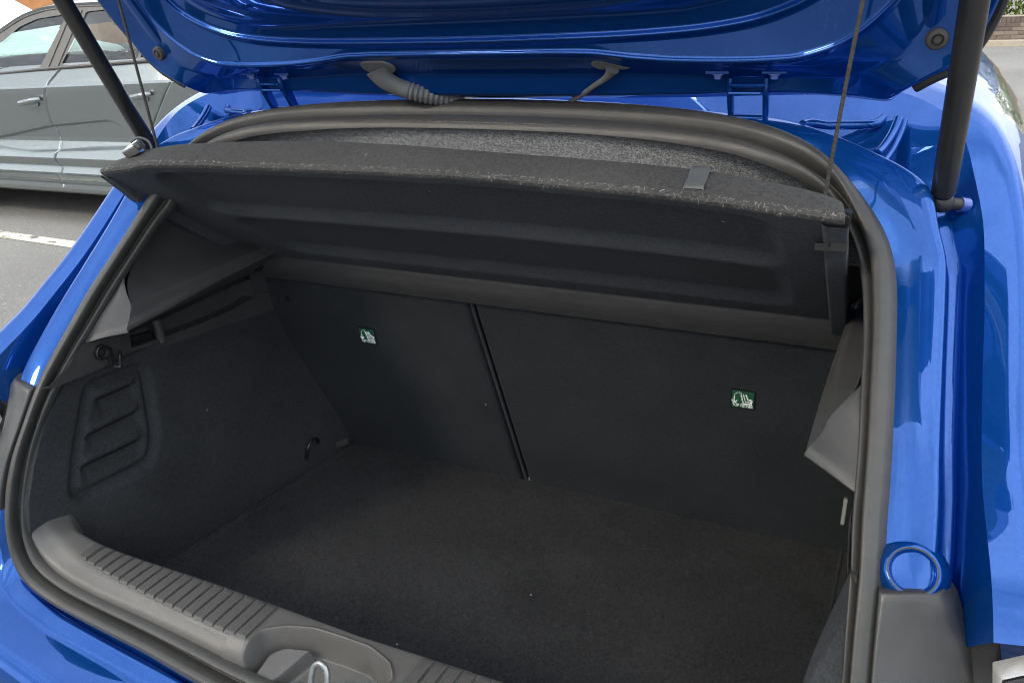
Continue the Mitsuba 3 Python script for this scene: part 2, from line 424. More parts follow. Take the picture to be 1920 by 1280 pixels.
# weather seal: double bead swept round the opening
tan = np.gradient(np.vstack([mir(O[1:])[::-1], O]), axis=0)[N - 1:]
nor = np.cross(tan, I - O); nor /= np.linalg.norm(nor, axis=1, keepdims=True)
nor *= -np.sign((nor @ A([0, 1, -.6])))[:, None]
nor = np.apply_along_axis(lambda a: np.convolve(np.r_[np.full(6, a[0]), a, np.full(6, a[-1])], np.ones(13) / 13, 'valid'), 0, nor)
nor /= np.linalg.norm(nor, axis=1, keepdims=True)
prof = spl([(.0, -.012), (-.02, .0), (.04, .009), (.13, .0155), (.25, .0185), (.37, .0145), (.45, .004), (.49, -.007), (.54, -.008), (.58, -.001), (.64, .007), (.72, .0105), (.80, .0085), (.87, .004), (.915, -.001), (.93, -.004)], 60)
ring = []
for t, h in prof:
    t, h = .07 + .90 * t, .82 * h
    c = O + (I - O) * t + nor * h
    h_ = c.copy(); h_[0, 0] = 0; h_[-1, 0] = 0
    ring.append(np.vstack([h_, mir(h_[1:-1])[::-1]]))
add('weather_seal', loft(ring, wrap=True), 'rubber', car, smooth=True)

# bumper: channel below the seal, two crests, skin
B = 90
lowO = O[np.argmax(O[:, 2] < .93):]
b0 = spl(lowO + A([0, .006, 0]), B)
ba = spl([(.648, .17, .90), (.650, .13, .83), (.644, .10, .765), (.628, .075, .733), (.553, .053, .73), (.49, .042, .73), (.408, .034, .73), (.319, .027, .73), (.215, .02, .73), (.1, .009, .73), (0, .003, .73)], B)
ba = ba + A([0, 0, .004])
bch = (b0 + ba) / 2 + A([0, .004, -.022])
bb = spl([(.700, .14, .86), (.682, .10, .79), (.668, .075, .745), (.652, .058, .733), (.588, .037, .73), (.507, .022, .73), (.41, .013, .73), (.351, .009, .73), (.272, .001, .73), (.1, -.012, .73), (0, -.015, .73)], B) + A([0, 0, -.008])
bc = spl([(.80, .14, .84), (.77, .06, .77), (.72, .0, .735), (.60, -.03, .722), (.512, -.042, .72), (.424, -.052, .72), (.27, -.07, .72), (.1, -.08, .72), (0, -.085, .72)], B)
bd = bc + (bc - bb) * .25 + A([0, -.004, -.05])
be = bd + A([0, .01, -.36])
bm = loft([full(c[::-1]) for c in bend([b0, bch, ba, bb, bc, bd, be], [0, .008, .006, .008, .025, .03, 0], 4)])
add('bumper', bm, 'paint', car, smooth=40)

# black corner covers between jamb and bumper
cv0 = spl([(.582, .158, 1.036), (.584, .126, .993), (.587, .092, .945), (.589, .070, .90), (.589, .062, .88)], 30)
cv1 = spl([(.634, .168, 1.043), (.643, .166, 1.033), (.650, .164, 1.017), (.661, .159, .99), (.669, .150, .961), (.674, .125, .92), (.676, .105, .885)], 30)
cvm = (cv0 + cv1) / 2 + A([0, -.004, .003])
top = lambda c, d: np.vstack([c[:1] + A([0, .020, -.004]), c[:1] + A([0, .004, .002]), c])
cm = loft(bend([top(cv0, 0) + A([0, .02, 0]), top(cv0, 0), top(cvm, 0), top(cv1, 0), top(cv1, 0) + A([.004, .03, 0])], [0, .005, .03, .012, 0], 4))
add('corner_cover', cm, 'bumper_plastic', car, smooth=50)
add('corner_cover', mir(cm), 'bumper_plastic', car, smooth=50)
s0 = spl([(.650, .182, 1.004), (.655, .174, .98), (.664, .14, .92), (.668, .11, .86)], 20)
s1 = spl([(.681, .172, 1.017), (.690, .165, .98), (.698, .14, .92), (.70, .12, .86)], 20)
sm = loft(bend([s0, s1, s1 + A([.0, .03, 0])], [0, .004, 0]))
add('side_cover', sm, 'dark_plastic', car); add('side_cover', mir(sm), 'dark_plastic', car)

# rear lamps: clear cover over a reflector with a diamond lattice
LP_ = [(-.010, -.012), (.11, .018), (.14, -.17), (.03, -.20)]
for s in (1, -1):
    fr = frame((.688, .158, 1.008), (.9, .42, .05), (.0, -.12, 1))
    m = slab(LP_, .020, .004, fr)
    k = add('rear_lamp', m if s > 0 else mir(m), 'lamp_reflector', car)
    ridges = []
    for c in np.arange(-.30, .40, .0105):
        for e_ in ((1, 1.25), (1, -1.25)):
            ln_ = LineString([(c - e_[0], -.1 - e_[1]), (c + e_[0], -.1 + e_[1])]).intersection(Polygon(LP_).buffer(-.008))
            if not ln_.is_empty:
                q_ = A(ln_.coords)
                ridges.append(put(tube(np.c_[q_, [.0205, .0205]], .0012, 5), fr))
    m = join(*ridges)
    add('lattice', m if s > 0 else mir(m), 'white_lens', k)
    m = put(tube(np.c_[A([LP_[3], LP_[0], LP_[1]]), [.021] * 3], .0035, 8), fr)
    add('bezel', m if s > 0 else mir(m), 'dark_plastic', k)

# round buffer on the right side of the jamb
for s in (1,):
    fr = frame((.6075, .187, 1.047), (1, 0, 0), (0, .69, .72))
    m = lathe([(.0335, -.006), (.031, .001), (.0275, .0055), (.0245, .0105), (.0225, .0128), (.0205, .0128), (.0188, .0115), (.0178, .0075), (.0165, .0065), (.0, .0068)], fr, 40)
    k = add('buffer', m if s > 0 else mir(m), 'paint', car, smooth=50)
    m = lathe([(.0216, .0127), (.0208, .0136), (.0199, .0124)], fr, 40)
    add('rim', m if s > 0 else mir(m), 'clip_plastic', k, smooth=50)

# ------------------------------------------------------------------ tailgate
TN = 120
H = {}
H['hem_back'] = [(0, .60, 1.409), (.3, .60, 1.413), (.45, .60, 1.417), (.531, .60, 1.410), (.545, .575, 1.425), (.57, .56, 1.44), (.60, .56, 1.458), (.612, .548, 1.478), (.622, .54, 1.503), (.625, .525, 1.523), (.63, .50, 1.57), (.63, .44, 1.66)]
H['hem'] = [(0, .566, 1.417), (.15, .566, 1.418), (.30, .565, 1.421), (.42, .563, 1.424), (.49, .565, 1.421), (.531, .566, 1.416), (.545, .545, 1.428), (.566, .534, 1.443), (.595, .532, 1.46), (.606, .521, 1.48), (.614, .512, 1.503), (.618, .497, 1.525), (.622, .47, 1.57), (.622, .41, 1.66)]
H['face'] = [(0, .560, 1.446), (.2, .560, 1.446), (.40, .557, 1.443), (.46, .553, 1.444), (.50, .545, 1.45), (.53, .535, 1.462), (.548, .528, 1.480), (.556, .522, 1.50), (.562, .510, 1.53), (.57, .475, 1.585), (.572, .415, 1.67)]
H['crest'] = [(0, .515, 1.477), (.12, .515, 1.477), (.18, .515, 1.476), (.24, .515, 1.470), (.30, .515, 1.466), (.36, .515, 1.465), (.42, .515, 1.467), (.465, .512, 1.478), (.50, .505, 1.50), (.53, .49, 1.54), (.54, .46, 1.60), (.54, .40, 1.68)]
H['crest_up'] = [(0, .497, 1.496), (.2, .497, 1.498), (.3, .497, 1.502), (.37, .495, 1.510), (.43, .488, 1.528), (.47, .478, 1.555), (.49, .455, 1.60), (.49, .395, 1.69)]
H['lip'] = [(0, .485, 1.517), (.2, .485, 1.519), (.3, .483, 1.524), (.36, .48, 1.535), (.41, .47, 1.558), (.44, .45, 1.60), (.45, .39, 1.69)]
H['recess_'] = [(0, .52, 1.530), (.2, .52, 1.531), (.3, .518, 1.536), (.35, .515, 1.546), (.40, .505, 1.566), (.43, .48, 1.605), (.44, .42, 1.695)]
H['recess_top_'] = [(0, .455, 1.62), (.2, .455, 1.62), (.3, .455, 1.62), (.35, .452, 1.625), (.39, .445, 1.635), (.42, .43, 1.65), (.43, .40, 1.70)]
H = {k: spl(v, TN) for k, v in H.items() if k[-1] != '_'}
H['recess'] = H['lip'] + A([0, -.045, .021])
H['recess_mid'] = H['lip'] + A([0, -.13, .070])
H['recess_top'] = H['lip'] + A([0, -.20, .14])
off = lambda k, y, z: H[k] + A([0, y, z])
rows = [H['hem_back'], H['hem'], H['face'], off('crest', .006, -.006), off('crest', -.009, -.001), off('crest', -.006, .005), off('crest_up', .009, -.010), off('crest_up', -.004, -.003), off('crest_up', .001, .003), H['lip'], H['recess'], H['recess_mid'], H['recess_top']]
tm = loft([full(c) for c in bend(rows, [0, .005, .006, .004, .004, .003, .003, .004, .003, .020, .02, .02, 0], 5)])
tail = add('tailgate', tm, 'paint', car, smooth=40)
# the upper part of the tailgate, out of the picture: outer skin, inner trim
up = A([0, -.46, .58])
o0 = H['hem_back']; sk = [o0, o0 + up * .25 + A([.0, .02, 0]), o0 + up * .55 + A([0, .03, .0]), o0 + up * .8]
add('outer_skin', loft([full(c) for c in sk]), 'paint', tail)
i0 = H['recess_top']
add('inner_trim', loft([full(c) for c in [i0, i0 + up * .3, i0 + up * .68]]), 'trim_plastic', tail)
side_a = np.stack([H[k][-1] for k in ('hem', 'face', 'crest', 'crest_up', 'lip', 'recess', 'recess_top')])
sd = loft([side_a, side_a + up * .3, side_a + up * .6])
add('side_frame', sd, 'paint', tail); add('side_frame', mir(sd), 'paint', tail)
es = H['hem'][int(TN * .66):int(TN * .93)] + A([.004, .016, -.002])
for f_ in (lambda m: m, mir):
    add('edge_strip', f_(tube(es, .007, 10)), 'black_rubber', tail)
for x in (.303, .445):
    for f_ in (lambda m: m, mir):
        add('pin', f_(trimesh.creation.icosphere(2, .004).apply_translation((x, .556, 1.452))), 'paint', tail)
# rubber stops on the tailgate
for s in (1, -1):
    fr = frame((.5695, .526, 1.485), (1, .08, 0), (.0, -.2, .95))
    fr = (fr[0], fr[1], fr[2], -fr[3]) if fr[3][1] > 0 else fr
    m = lathe([(.0115, -.004), (.0115, .003), (.010, .006), (.0065, .007), (.0055, .004), (.0045, .004), (.0035, .008), (.0, .008)], fr, 24)
    add('rubber_stop', m if s > 0 else mir(m), 'stop_rubber', tail, smooth=40)
# hinges
for s in (1, -1):
    parts = []
    for x in (.351, .394):
        parts.append(tube(spl([(x, .552, 1.442), (x, .554, 1.430), (x, .563, 1.412), (x, .580, 1.385)], 12), .0035, 8))
        parts.append(slab(rrect(.006, .050, .002), .012, .001, frame((x, .565, 1.413), (1, 0, 0), (0, .42, -.90))))
    for z, y, w in ((1.4335, .549, .043), (1.424, .551, .038)):
        parts.append(tube([(.351, y, z), (.351 + w, y, z)], .0022, 8))
    for x in (.337, .404):
        parts.append(box((x - .014, .541, 1.448), (x + .014, .558, 1.4515)))
    parts.append(tube([(.353, .580, 1.390), (.392, .580, 1.390)], .005, 10))
    m = join(*parts)
    k = add('hinge', m if s > 0 else mir(m), 'paint', car, smooth=40)
    for x in (.337, .404):
        fr = frame((x, .549, 1.4475), (1, 0, 0), (0, -1, 0))
        hexa = [(.0055 * math.cos(a), .0055 * math.sin(a)) for a in np.arange(6) * math.pi / 3]
        m = join(slab(hexa, .007, .001, fr), lathe([(.008, 0), (.008, .0015), (.0, .0015)], fr, 16))
        add('bolt', m if s > 0 else mir(m), 'bolt', k)
# cable hose and washer pipe between roof and tailgate
fr = frame((-.152, .540, 1.464), (1, .0, 0), (0, .80, -.60))
fr = (fr[0], fr[1], fr[2], -fr[3]) if fr[3][2] > 0 else fr
g = slab(rrect(.056, .032, .0159, 8), .008, .003, fr)
k = add('cable_hose', g, 'hose_rubber', car)
path = spl([(-.154, .538, 1.456), (-.147, .543, 1.442), (-.132, .553, 1.430), (-.112, .562, 1.422), (-.09, .575, 1.415), (-.06, .60, 1.405), (-.03, .63, 1.385)], 240)
t = np.linspace(0, 1, 240)
rad = .0125 + .0013 * np.sin(t * 2 * math.pi * 24) * ((t > .32) & (t < .68)) + .006 * np.exp(-t * 12) - .003 * sstep(.7, 1, t)
add('bellows', tube(path, rad, 20), 'hose_rubber', k, smooth=60)
fr = frame((.204, .540, 1.465), (1, .0, 0), (0, .80, -.60))
fr = (fr[0], fr[1], fr[2], -fr[3]) if fr[3][2] > 0 else fr
k = add('washer_pipe', slab(rrect(.056, .024, .0119, 8), .007, .003, fr), 'hose_rubber', car)
path = spl([(.204, .540, 1.455), (.197, .545, 1.446), (.178, .553, 1.434), (.15, .572, 1.418), (.12, .60, 1.402), (.10, .63, 1.385)], 40)
add('pipe', tube(path, .0035 + .006 * np.exp(-np.linspace(0, 1, 40) * 16), 12), 'hose_rubber', k, smooth=60)

# gas struts
for s in (1, -1):
    a, b = A([.601, .500, 1.316]), A([.575, .285, 1.79])
    d = (b - a) / np.linalg.norm(b - a)
    pts = [a, a + d * .012, a + d * .014, a + d * .03, a + d * .32, a + d * .322, b]
    m = tube(np.array(pts), [.008, .0095, .0125, .0128, .0128, .0105, .0105], 24)
    k = add('gas_strut', m if s > 0 else mir(m), 'strut', car, smooth=40)
    c = a + A([.004, .0, -.002])
    m = join(trimesh.creation.icosphere(2, .0125).apply_translation(a), tube([c, c + A([.016, .010, -.002])], .007, 14))
    add('end_cap', m if s > 0 else mir(m), 'black_rubber', k)
    m = join(tube([c + A([.014, .009, -.002]), c + A([.022, .014, -.003])], .0085, 14), tube([c + A([.022, .014, -.003]), c + A([.032, .021, -.004])], .0062, 6))
    add('ball_stud', m if s > 0 else mir(m), 'bolt', k)

# ------------------------------------------------------------------ boot interior
def wall_x(y, z, right=False):
    """Left (and mirrored, right) carpeted side wall: half width of the boot at (y, z)."""
    yl = (y - .10) / .672
    lo = .556 + (np.where(right, .590, .490) - .556) * yl
    hi = .557 + (.620 - .557) * yl
    zl = .655 - .0655 * (y - .1); zh = 1.04 - .165 * (y - .19)
    v = np.clip((z - zl) / (zh - zl), -.2, 1.2)
    return lo + (hi - lo) * sstep(-.15, 1.1, v) - np.where(right, .030 * sstep(.45, .12, y) * sstep(1.02, .92, z) * sstep(.07, .13, y), 0)


def trim_line(y):
    return np.interp(y, [.0, .198, .38, .723, .9], [1.07, 1.035, 1.006, .948, .92])


yy = np.linspace(.045, .80, 380); vv = np.linspace(0, 1, 230)
Yw, Vw = np.meshgrid(yy, vv)
Zw = .60 + (trim_line(Yw) - .60) * Vw
ystart = np.interp(Zw, I[::-1, 2][:60], I[::-1, 1][:60] + .004) if False else np.interp(Zw, [.60, .78, .80, .84, .89, .945, .998, 1.03, 1.067, 1.2], [.10, .080, .072, .076, .089, .115, .148, .177, .216, .4])
Yw = ystart + (.80 - ystart) * (Yw - .045) / .755
Zw = .60 + (trim_line(Yw) - .60) * Vw
Xw = wall_x(Yw, Zw)
GRID = [(0.2494, 1.0041), (0.3543, 0.9876), (0.3292, 0.8662), (0.3027, 0.828), (0.1735, 0.8422), (0.1602, 0.8592), (0.1843, 0.9114), (0.2353, 0.9938)]
SLOTS = [[(0.254, 0.9748), (0.322, 0.9657)], [(0.2174, 0.9283), (0.3126, 0.9187)], [(0.1913, 0.8855), (0.2963, 0.8715)]]
gp_ = rounded(GRID, .02, 5)
d = seg_dist(Yw, Zw, gp_, True)
ins = inside(Yw, Zw, gp_)
disp = .009 * np.exp(-(d / .008)**2) + .003 * ins * sstep(0, .02, d)
slot_meshes = []
for a, b in SLOTS:
    a, b = A(a), A(b); e = (b - a) / np.linalg.norm(b - a); nn_ = np.array([-e[1], e[0]])
    nn_ = nn_ if nn_[1] > 0 else -nn_
    u = (Yw - a[0]) * e[0] + (Zw - a[1]) * e[1]; v = (Yw - a[0]) * nn_[0] + (Zw - a[1]) * nn_[1]
    L = np.linalg.norm(b - a)
    along = sstep(-.012, .006, u) * sstep(L + .012, L - .006, u)
    disp += along * np.where(v < 0, .010 * np.exp(v / .016), .010 * np.exp(-v / .0022)) * .9
    disp -= along * .004 * np.exp(-((v - .010) / .008)**2)
disp *= 1.5 * sstep(.05, .10, Yw)
# column beside the seal stands a little proud
disp_r = disp * 0
Xl = Xw + disp
# the carpet wraps outwards behind the seal at its rear edge
def wrap_edge(g):
    first = g[:, :1]
    sgn = np.sign(first[..., :1])
    return np.concatenate([first + np.concatenate([sgn * .030, np.full_like(sgn, -.006), 0 * sgn], -1), first + np.concatenate([sgn * .006, np.full_like(sgn, -.003), 0 * sgn], -1), g], 1)


wl = loft(wrap_edge(np.stack([-Xl, Yw, Zw], -1))); wr = loft(wrap_edge(np.stack([wall_x(Yw, Zw, True), Yw, Zw], -1)[::4, ::4]))
kw = add('side_carpet', wl, 'wall_carpet', car, smooth=True, label='black carpeted side wall with three slots in a ribbed panel')
add('side_carpet', wr, 'wall_carpet', car, smooth=True)
for a, b in SLOTS:
    p = [np.array([-(wall_x(*(A(a) + (A(b) - A(a)) * t)) + .0135), *(A(a) + (A(b) - A(a)) * t)]) for t in np.linspace(0, 1, 8)]
    add('slot', tube(p, .0034, 8), 'dark_plastic', kw)

# floor
fx = np.r_[np.linspace(-1, -.94, 60), np.linspace(-.93, .93, 40), np.linspace(.94, 1, 60)]; fy = np.linspace(.10, .775, 60)
FX, FY = np.meshgrid(fx, fy)
fw = wall_x(FY, .645 - .0667 * (FY - .261), FX > 0) - .002
FZ = .645 - .0667 * (FY - .261) - .003 * sstep(.99, 1, np.abs(FX))
for e_ in (.965, .985):
    FZ = FZ + .0016 * np.exp(-((np.abs(FX) - e_) / .0035)**2)
add('boot_floor', loft(np.stack([FX * fw, FY, FZ], -1)), 'floor_carpet', car, smooth=True)
base = loft(np.stack([FX * 1.06 * fw, FY, FZ - .02], -1)[::10, ::9])
add('floor_tray', base, 'dark_plastic', car)

# rear seat backs
so, sx, sy, sz = frame((0, .7725, .600), (1, 0, 0), (0, -.143, 1))
seat_fr = (so, sx, sy, A(np.cross(sx, sy)))
seat_fr = (so - seat_fr[3] * .06 * (1 if seat_fr[3][1] < 0 else -1), sx, sy, seat_fr[3])
L40 = [(-.640, -.02), (-.058, -.02), (-.142, .50), (-.640, .50)]
R60 = [(-.040, -.02), (.66, -.02), (.66, .50), (-.128, .50)]
dens = lambda p: np.vstack([A(p)[k] + (A(p)[(k + 1) % len(p)] - A(p)[k]) * t for k in range(len(p)) for t in (0, .03, .5, .97)])
lab = []
for poly, name in ((L40, 'narrow'), (R60, 'wide')):
    m = slab(rounded(poly, .02, 4), .06, .010, seat_fr, 5)
    k = add('seat_back', m, 'seat_carpet', car, label=f'{name} folding rear seat back in black carpet')
    lab.append(k)
# edge roll of the narrow seat back and the dark gap between the two
p0, p1 = A([-.0535, .0, .050]), A([-.1385, .50, .050])
w = lambda q: seat_fr[0] + q[0] * seat_fr[1] + q[1] * seat_fr[2] + q[2] * seat_fr[3]
add('edge_roll', tube([w(p0 + (p1 - p0) * t) for t in np.linspace(0, 1, 12)], .004, 10), 'wall_carpet', lab[0])
add('seat_gap_lining', slab([(-.16, -.02), (0, -.02), (0, .5), (-.16, .5)], .02, .001, (seat_fr[0] - seat_fr[3] * .01, *seat_fr[1:])), 'dark_plastic', car)
add('plug', lathe([(.006, 0), (.006, .002), (0, .003)], (w(A([-.565, .385, .0602])), *seat_fr[1:])), 'dark_plastic', lab[0])

# child seat anchor labels on the seat backs
for i, (cx, cz) in enumerate(((-.377, .918), (.379, .9085))):
    v = (cz - so[2]) / sy[2]
    fr = (w(A([cx, v, .0600])), *seat_fr[1:])
    k = add('anchor_label', slab(rrect(.041, .039, .002), .0012, .0003, fr), 'label_black', lab[i], label='small green anchor label with white pictogram')
    add('green_field', slab(rrect(.036, .034, .001), .0004, .0001, (fr[0] + fr[3] * .0012, *fr[1:])), 'label_green', k)
    ic = []
    top_ = .0016
    st = lambda pts, r=.0007: ic.append(put(tube([(x, y, top_) for x, y in pts], r, 6), fr))
    arc = [(-.0095 + .0075 * math.cos(a) + .003, .004 + .0095 * math.sin(a)) for a in np.linspace(math.pi * 1.0, math.pi * .35, 12)]
    for q in range(0, 11, 2):
        st(arc[q:q + 2])
    st([(-.014, .004), (-.0138, -.006)], .0011)
    st(spl([(-.0175, -.0025), (-.0168, -.006), (-.0138, -.0075), (-.0108, -.006), (-.010, -.0025)], 10), .001)
    st([(-.0035, .011), (.001, -.008), (.0155, -.008)], .0012)
    st([(.0005, .011), (.0045, -.004), (.0155, -.004)], .0010)
    st([(.0045, .011), (.0085, .0005), (.013, .0015), (.0158, -.002)], .0014)
    tx = meshkit.text_mesh('TOP TETHER', .0056, .0004, bold=True)
    tx.vertices[:, 0] *= .0335 / np.ptp(tx.vertices[:, 0]); tx.vertices[:, 0] -= tx.vertices[:, 0].min() + .0167
    tx.vertices[:, 1] += -.0155; tx.vertices[:, 2] += .0016
    ic.append(put(tx, fr))
    add('print', join(*ic), 'label_white', k)

# upper plastic trims with the shelf ledge, both sides
def trims():
    n = 40
    TL = spl([(wall_x(y, trim_line(y)), y, trim_line(y)) for y in (.16, .25, .38, .55, .76)], n)
    rim = spl([(.552, .17, 1.045), (.555, .235, 1.075), (.573, .33, 1.058), (.600, .52, 1.040), (.612, .66, 1.03), (.622, .76, 1.03)], n)
    # pocket below the ledge
    PB = spl([(.572, .335, 1.032), (.582, .42, 1.018), (.592, .52, 1.005), (.602, .62, .998), (.606, .665, 1.0)], n)
    PBk = PB + A([.03, 0, -.002])
    PT = spl([(.575, .340, 1.056), (.585, .42, 1.050), (.596, .52, 1.045), (.606, .62, 1.04), (.609, .665, 1.036)], n)
    PTk = PT + A([.03, 0, 0])
    band_lo = loft(bend([TL, spl([(.5545, .185, 1.036), (.562, .33, 1.026), (.582, .42, 1.012), (.592, .52, 1.0), (.602, .62, .993), (.618, .76, .985)], n), PB, PBk], [0, 0, .003, 0]))
    back = loft([PBk, PTk]); ceil = loft([PTk, PT])
    ends = join(loft([[PB[0], PBk[0]], [PT[0], PTk[0]]]), loft([[PB[-1], PBk[-1]], [PT[-1], PTk[-1]]]))
    rear = loft([spl([(.5545, .165, 1.04), (.556, .2, 1.034), (.562, .29, 1.028), (.572, .335, 1.031)], 20), spl([(.551, .21, 1.06), (.5515, .245, 1.083), (.560, .30, 1.075), (.575, .340, 1.057)], 20)])
    front = loft([[(.606, .665, 1.0), (.62, .78, .985)], [(.609, .665, 1.036), (.622, .78, 1.04)], [(.60, .66, 1.09), (.62, .78, 1.08)]])
    # ledge
    under_in = spl([(.560, .262, 1.080), (.572, .33, 1.062), (.590, .45, 1.056), (.612, .72, 1.046)], n)
    lip = spl([(.5005, .283, 1.093), (.506, .40, 1.098), (.515, .542, 1.103), (.524, .70, 1.104)], n)
    lip2 = lip + A([.0015, .002, .0065])
    groove = spl([(.512, .300, 1.106), (.516, .42, 1.109), (.522, .56, 1.112), (.530, .70, 1.111)], n)
    fold = spl([(.518, .314, 1.121), (.521, .42, 1.122), (.526, .569, 1.122), (.534, .70, 1.120)], n)
    up1 = spl([(.546, .336, 1.156), (.562, .42, 1.138), (.577, .56, 1.133), (.592, .72, 1.128)], n)
    up2 = spl([(.541, .395, 1.208), (.590, .46, 1.202), (.615, .58, 1.19), (.63, .72, 1.18)], n)
    up3 = spl([(.534, .445, 1.252), (.580, .51, 1.300), (.600, .62, 1.320), (.62, .76, 1.31)], n)
    ledge = loft(bend([under_in, lip, lip2, groove, fold, up1, up2, up3], [0, .003, .003, .003, .006, .03, .03, 0], 4))
    # nose at the rear end of the ledge, towards the seal
    a = spl([(.5545, .245, 1.082), (.552, .262, 1.098), (.549, .29, 1.122), (.546, .335, 1.159)], 24)
    b = spl([(.500, .284, 1.0915), (.502, .286, 1.0985), (.512, .301, 1.107), (.518, .314, 1.121), (.530, .321, 1.140), (.5455, .336, 1.158)], 24)
    nose = loft([a, (a * .5 + b * .5) + A([0, -.002, .002]), b])
    under = loft([spl([(.5545, .245, 1.081), (.560, .262, 1.079)], 6), spl([(.500, .284, 1.091), (.502, .287, 1.0905)], 6)])
    bp = spl([(.604, .335), (.608, .36), (.627, .5), (.646, .66), (.652, .78)], 20)
    plate = loft([np.c_[bp, np.full(20, 1.0)], np.c_[bp, np.full(20, 1.16)]])
    return join(band_lo, back, ceil, ends, rear, front, plate), join(ledge, nose, under)


lo_, up_ = trims()
for s in (-1, 1):
    k = add('side_trim', up_ if s > 0 else mir(up_), 'trim_plastic', car, smooth=35)
    add('pocket', lo_ if s > 0 else mir(lo_), 'trim_plastic', k, smooth=35)
    post = tube([(.578, .40, 1.058), (.581, .402, 1.014)], .008, 14)
    add('post', post if s > 0 else mir(post), 'trim_plastic', k)
    clipm = slab(rrect(.012, .055, .002), .006, .001, frame((.600, .37, 1.032), (0, .2, 1), (0, 1, -.2)))
    add('clip', clipm if s > 0 else mir(clipm), 'dark_plastic', k)
    pp = loft([[(.50, .728, 1.045), (.50, .715, 1.24)], [(.64, .728, 1.045), (.64, .715, 1.24)]])
    add('pillar_trim', pp if s > 0 else mir(pp), 'trim_plastic', car)
# screw hole and bag hook on the left trim
kk = 'blue_hatchback__side_trim'
hp = A([-0.553, 0.267, 1.057])
fr = frame(hp + A([.0035, 0, 0]), (0, 1, 0), (0, 0, 1))
add('screw_plug', lathe([(.0125, -.006), (.0125, .001), (.011, .002), (.010, -.002), (.0075, -.003), (.006, .000), (.0, .001)], fr, 24), 'dark_plastic', kk)
hk = A([-0.556, 0.2822, 1.0422])
add('bag_hook', join(tube(spl([hk + A([.004, 0, -.016]), hk + A([.012, .004, -.018]), hk + A([.012, .008, -.004]), hk + A([.006, .014, .004])], 14), .0028, 8), slab(rrect(.010, .030, .003), .003, .001, frame(hk, (0, 1, 0), (0, 0, 1)))), 'dark_plastic', kk)
# lashing eye and strap anchor at the foot of the left wall
ey = A([-0.515, 0.6501, 0.6634])
add('lashing_eye', tube(spl([ey + A([.003, -.020, -.018]), ey + A([.012, -.020, .006]), ey + A([.014, 0, .022]), ey + A([.012, .018, .012]), ey + A([.008, .020, .002])], 18), .0036, 8), 'dark_plastic', kw)
an = A([-0.498, 0.7367, 0.6292])
add('floor_clip', slab(rrect(.030, .014, .003), .008, .002, frame(an, (.5, .86, 0), (0, 0, 1))), 'trim_plastic', kw)
# boot lamp on the right wall
add('boot_lamp', slab(rrect(.042, .016, .004), .006, .002, frame((.553, .60, .815), (0, .3, 1), (0, -1, .3))), 'pale_clip', car)

# woven lining behind the seal, seen over the shelf
hl = [A([0, .006, .008]) + full(spl([(0, .528, 1.377), (.12, .528, 1.376), (.22, .523, 1.373), (.30, .513, 1.368), (.362, .497, 1.363), (.411, .487, 1.352), (.455, .485, 1.335), (.50, .48, 1.31)], 60)),
    full(spl([(0, .545, 1.365), (.22, .542, 1.362), (.362, .522, 1.350), (.455, .507, 1.325), (.51, .50, 1.295)], 60)),
    full(spl([(0, .560, 1.30), (.22, .557, 1.30), (.362, .545, 1.295), (.455, .535, 1.28), (.56, .53, 1.24)], 60)),
    full(spl([(0, .60, 1.20), (.22, .60, 1.20), (.362, .60, 1.20), (.455, .60, 1.20), (.62, .60, 1.20)], 60))]
add('roof_lining', loft(bend(hl, [0, .01, .03, 0], 6)), 'headliner', car, smooth=True, label='grey woven lining seen through the gap above the shelf')

# ------------------------------------------------------------------ sill cover
def edge_in(x):
    ax = np.abs(x)
    y = np.interp(ax, [0, .40, .50, .53, .556], [.128, .131, .128, .128, .135])
    z = np.interp(ax, [0, .30, .42, .48, .52, .545, .556], [.794, .795, .797, .803, .815, .835, .86])
    return y, z


NS = 60
E_ = spl([(.556, .144, .828), (.546, .136, .824), (.522, .128, .816), (.475, .130, .803), (.418, .133, .797), (.366, .135, .795), (.261, .136, .795), (.16, .134, .795)], NS)
Rb = spl([(.558, .110, .842), (.550, .107, .833), (.533, .103, .822), (.509, .097, .812), (.457, .090, .803), (.364, .079, .800), (.273, .071, .800), (.16, .064, .800)], NS)
Is = spl([(.559, .080, .850), (.557, .078, .838), (.542, .074, .812), (.505, .069, .795), (.43, .063, .787), (.31, .057, .785), (.21, .051, .783), (.16, .047, .782)], NS)
Mid = (Is + Rb) / 2 + A([0, 0, -.0015])
drop = E_ + A([-.004, .006, -.03]); drop2 = E_ + A([-.004, .012, -.20])
drop[:, 0] += .0; Is0 = Is + np.stack([.001 * sstep(.53, .56, Is[:, 0]), -.005 + .003 * sstep(.5, .56, Is[:, 0]), np.full(NS, -.024)], 1)
sill_side = loft(bend([Is0, Is, Mid, Rb, E_, drop, drop2], [0, .006, .02, .01, .008, .01, 0], 4))
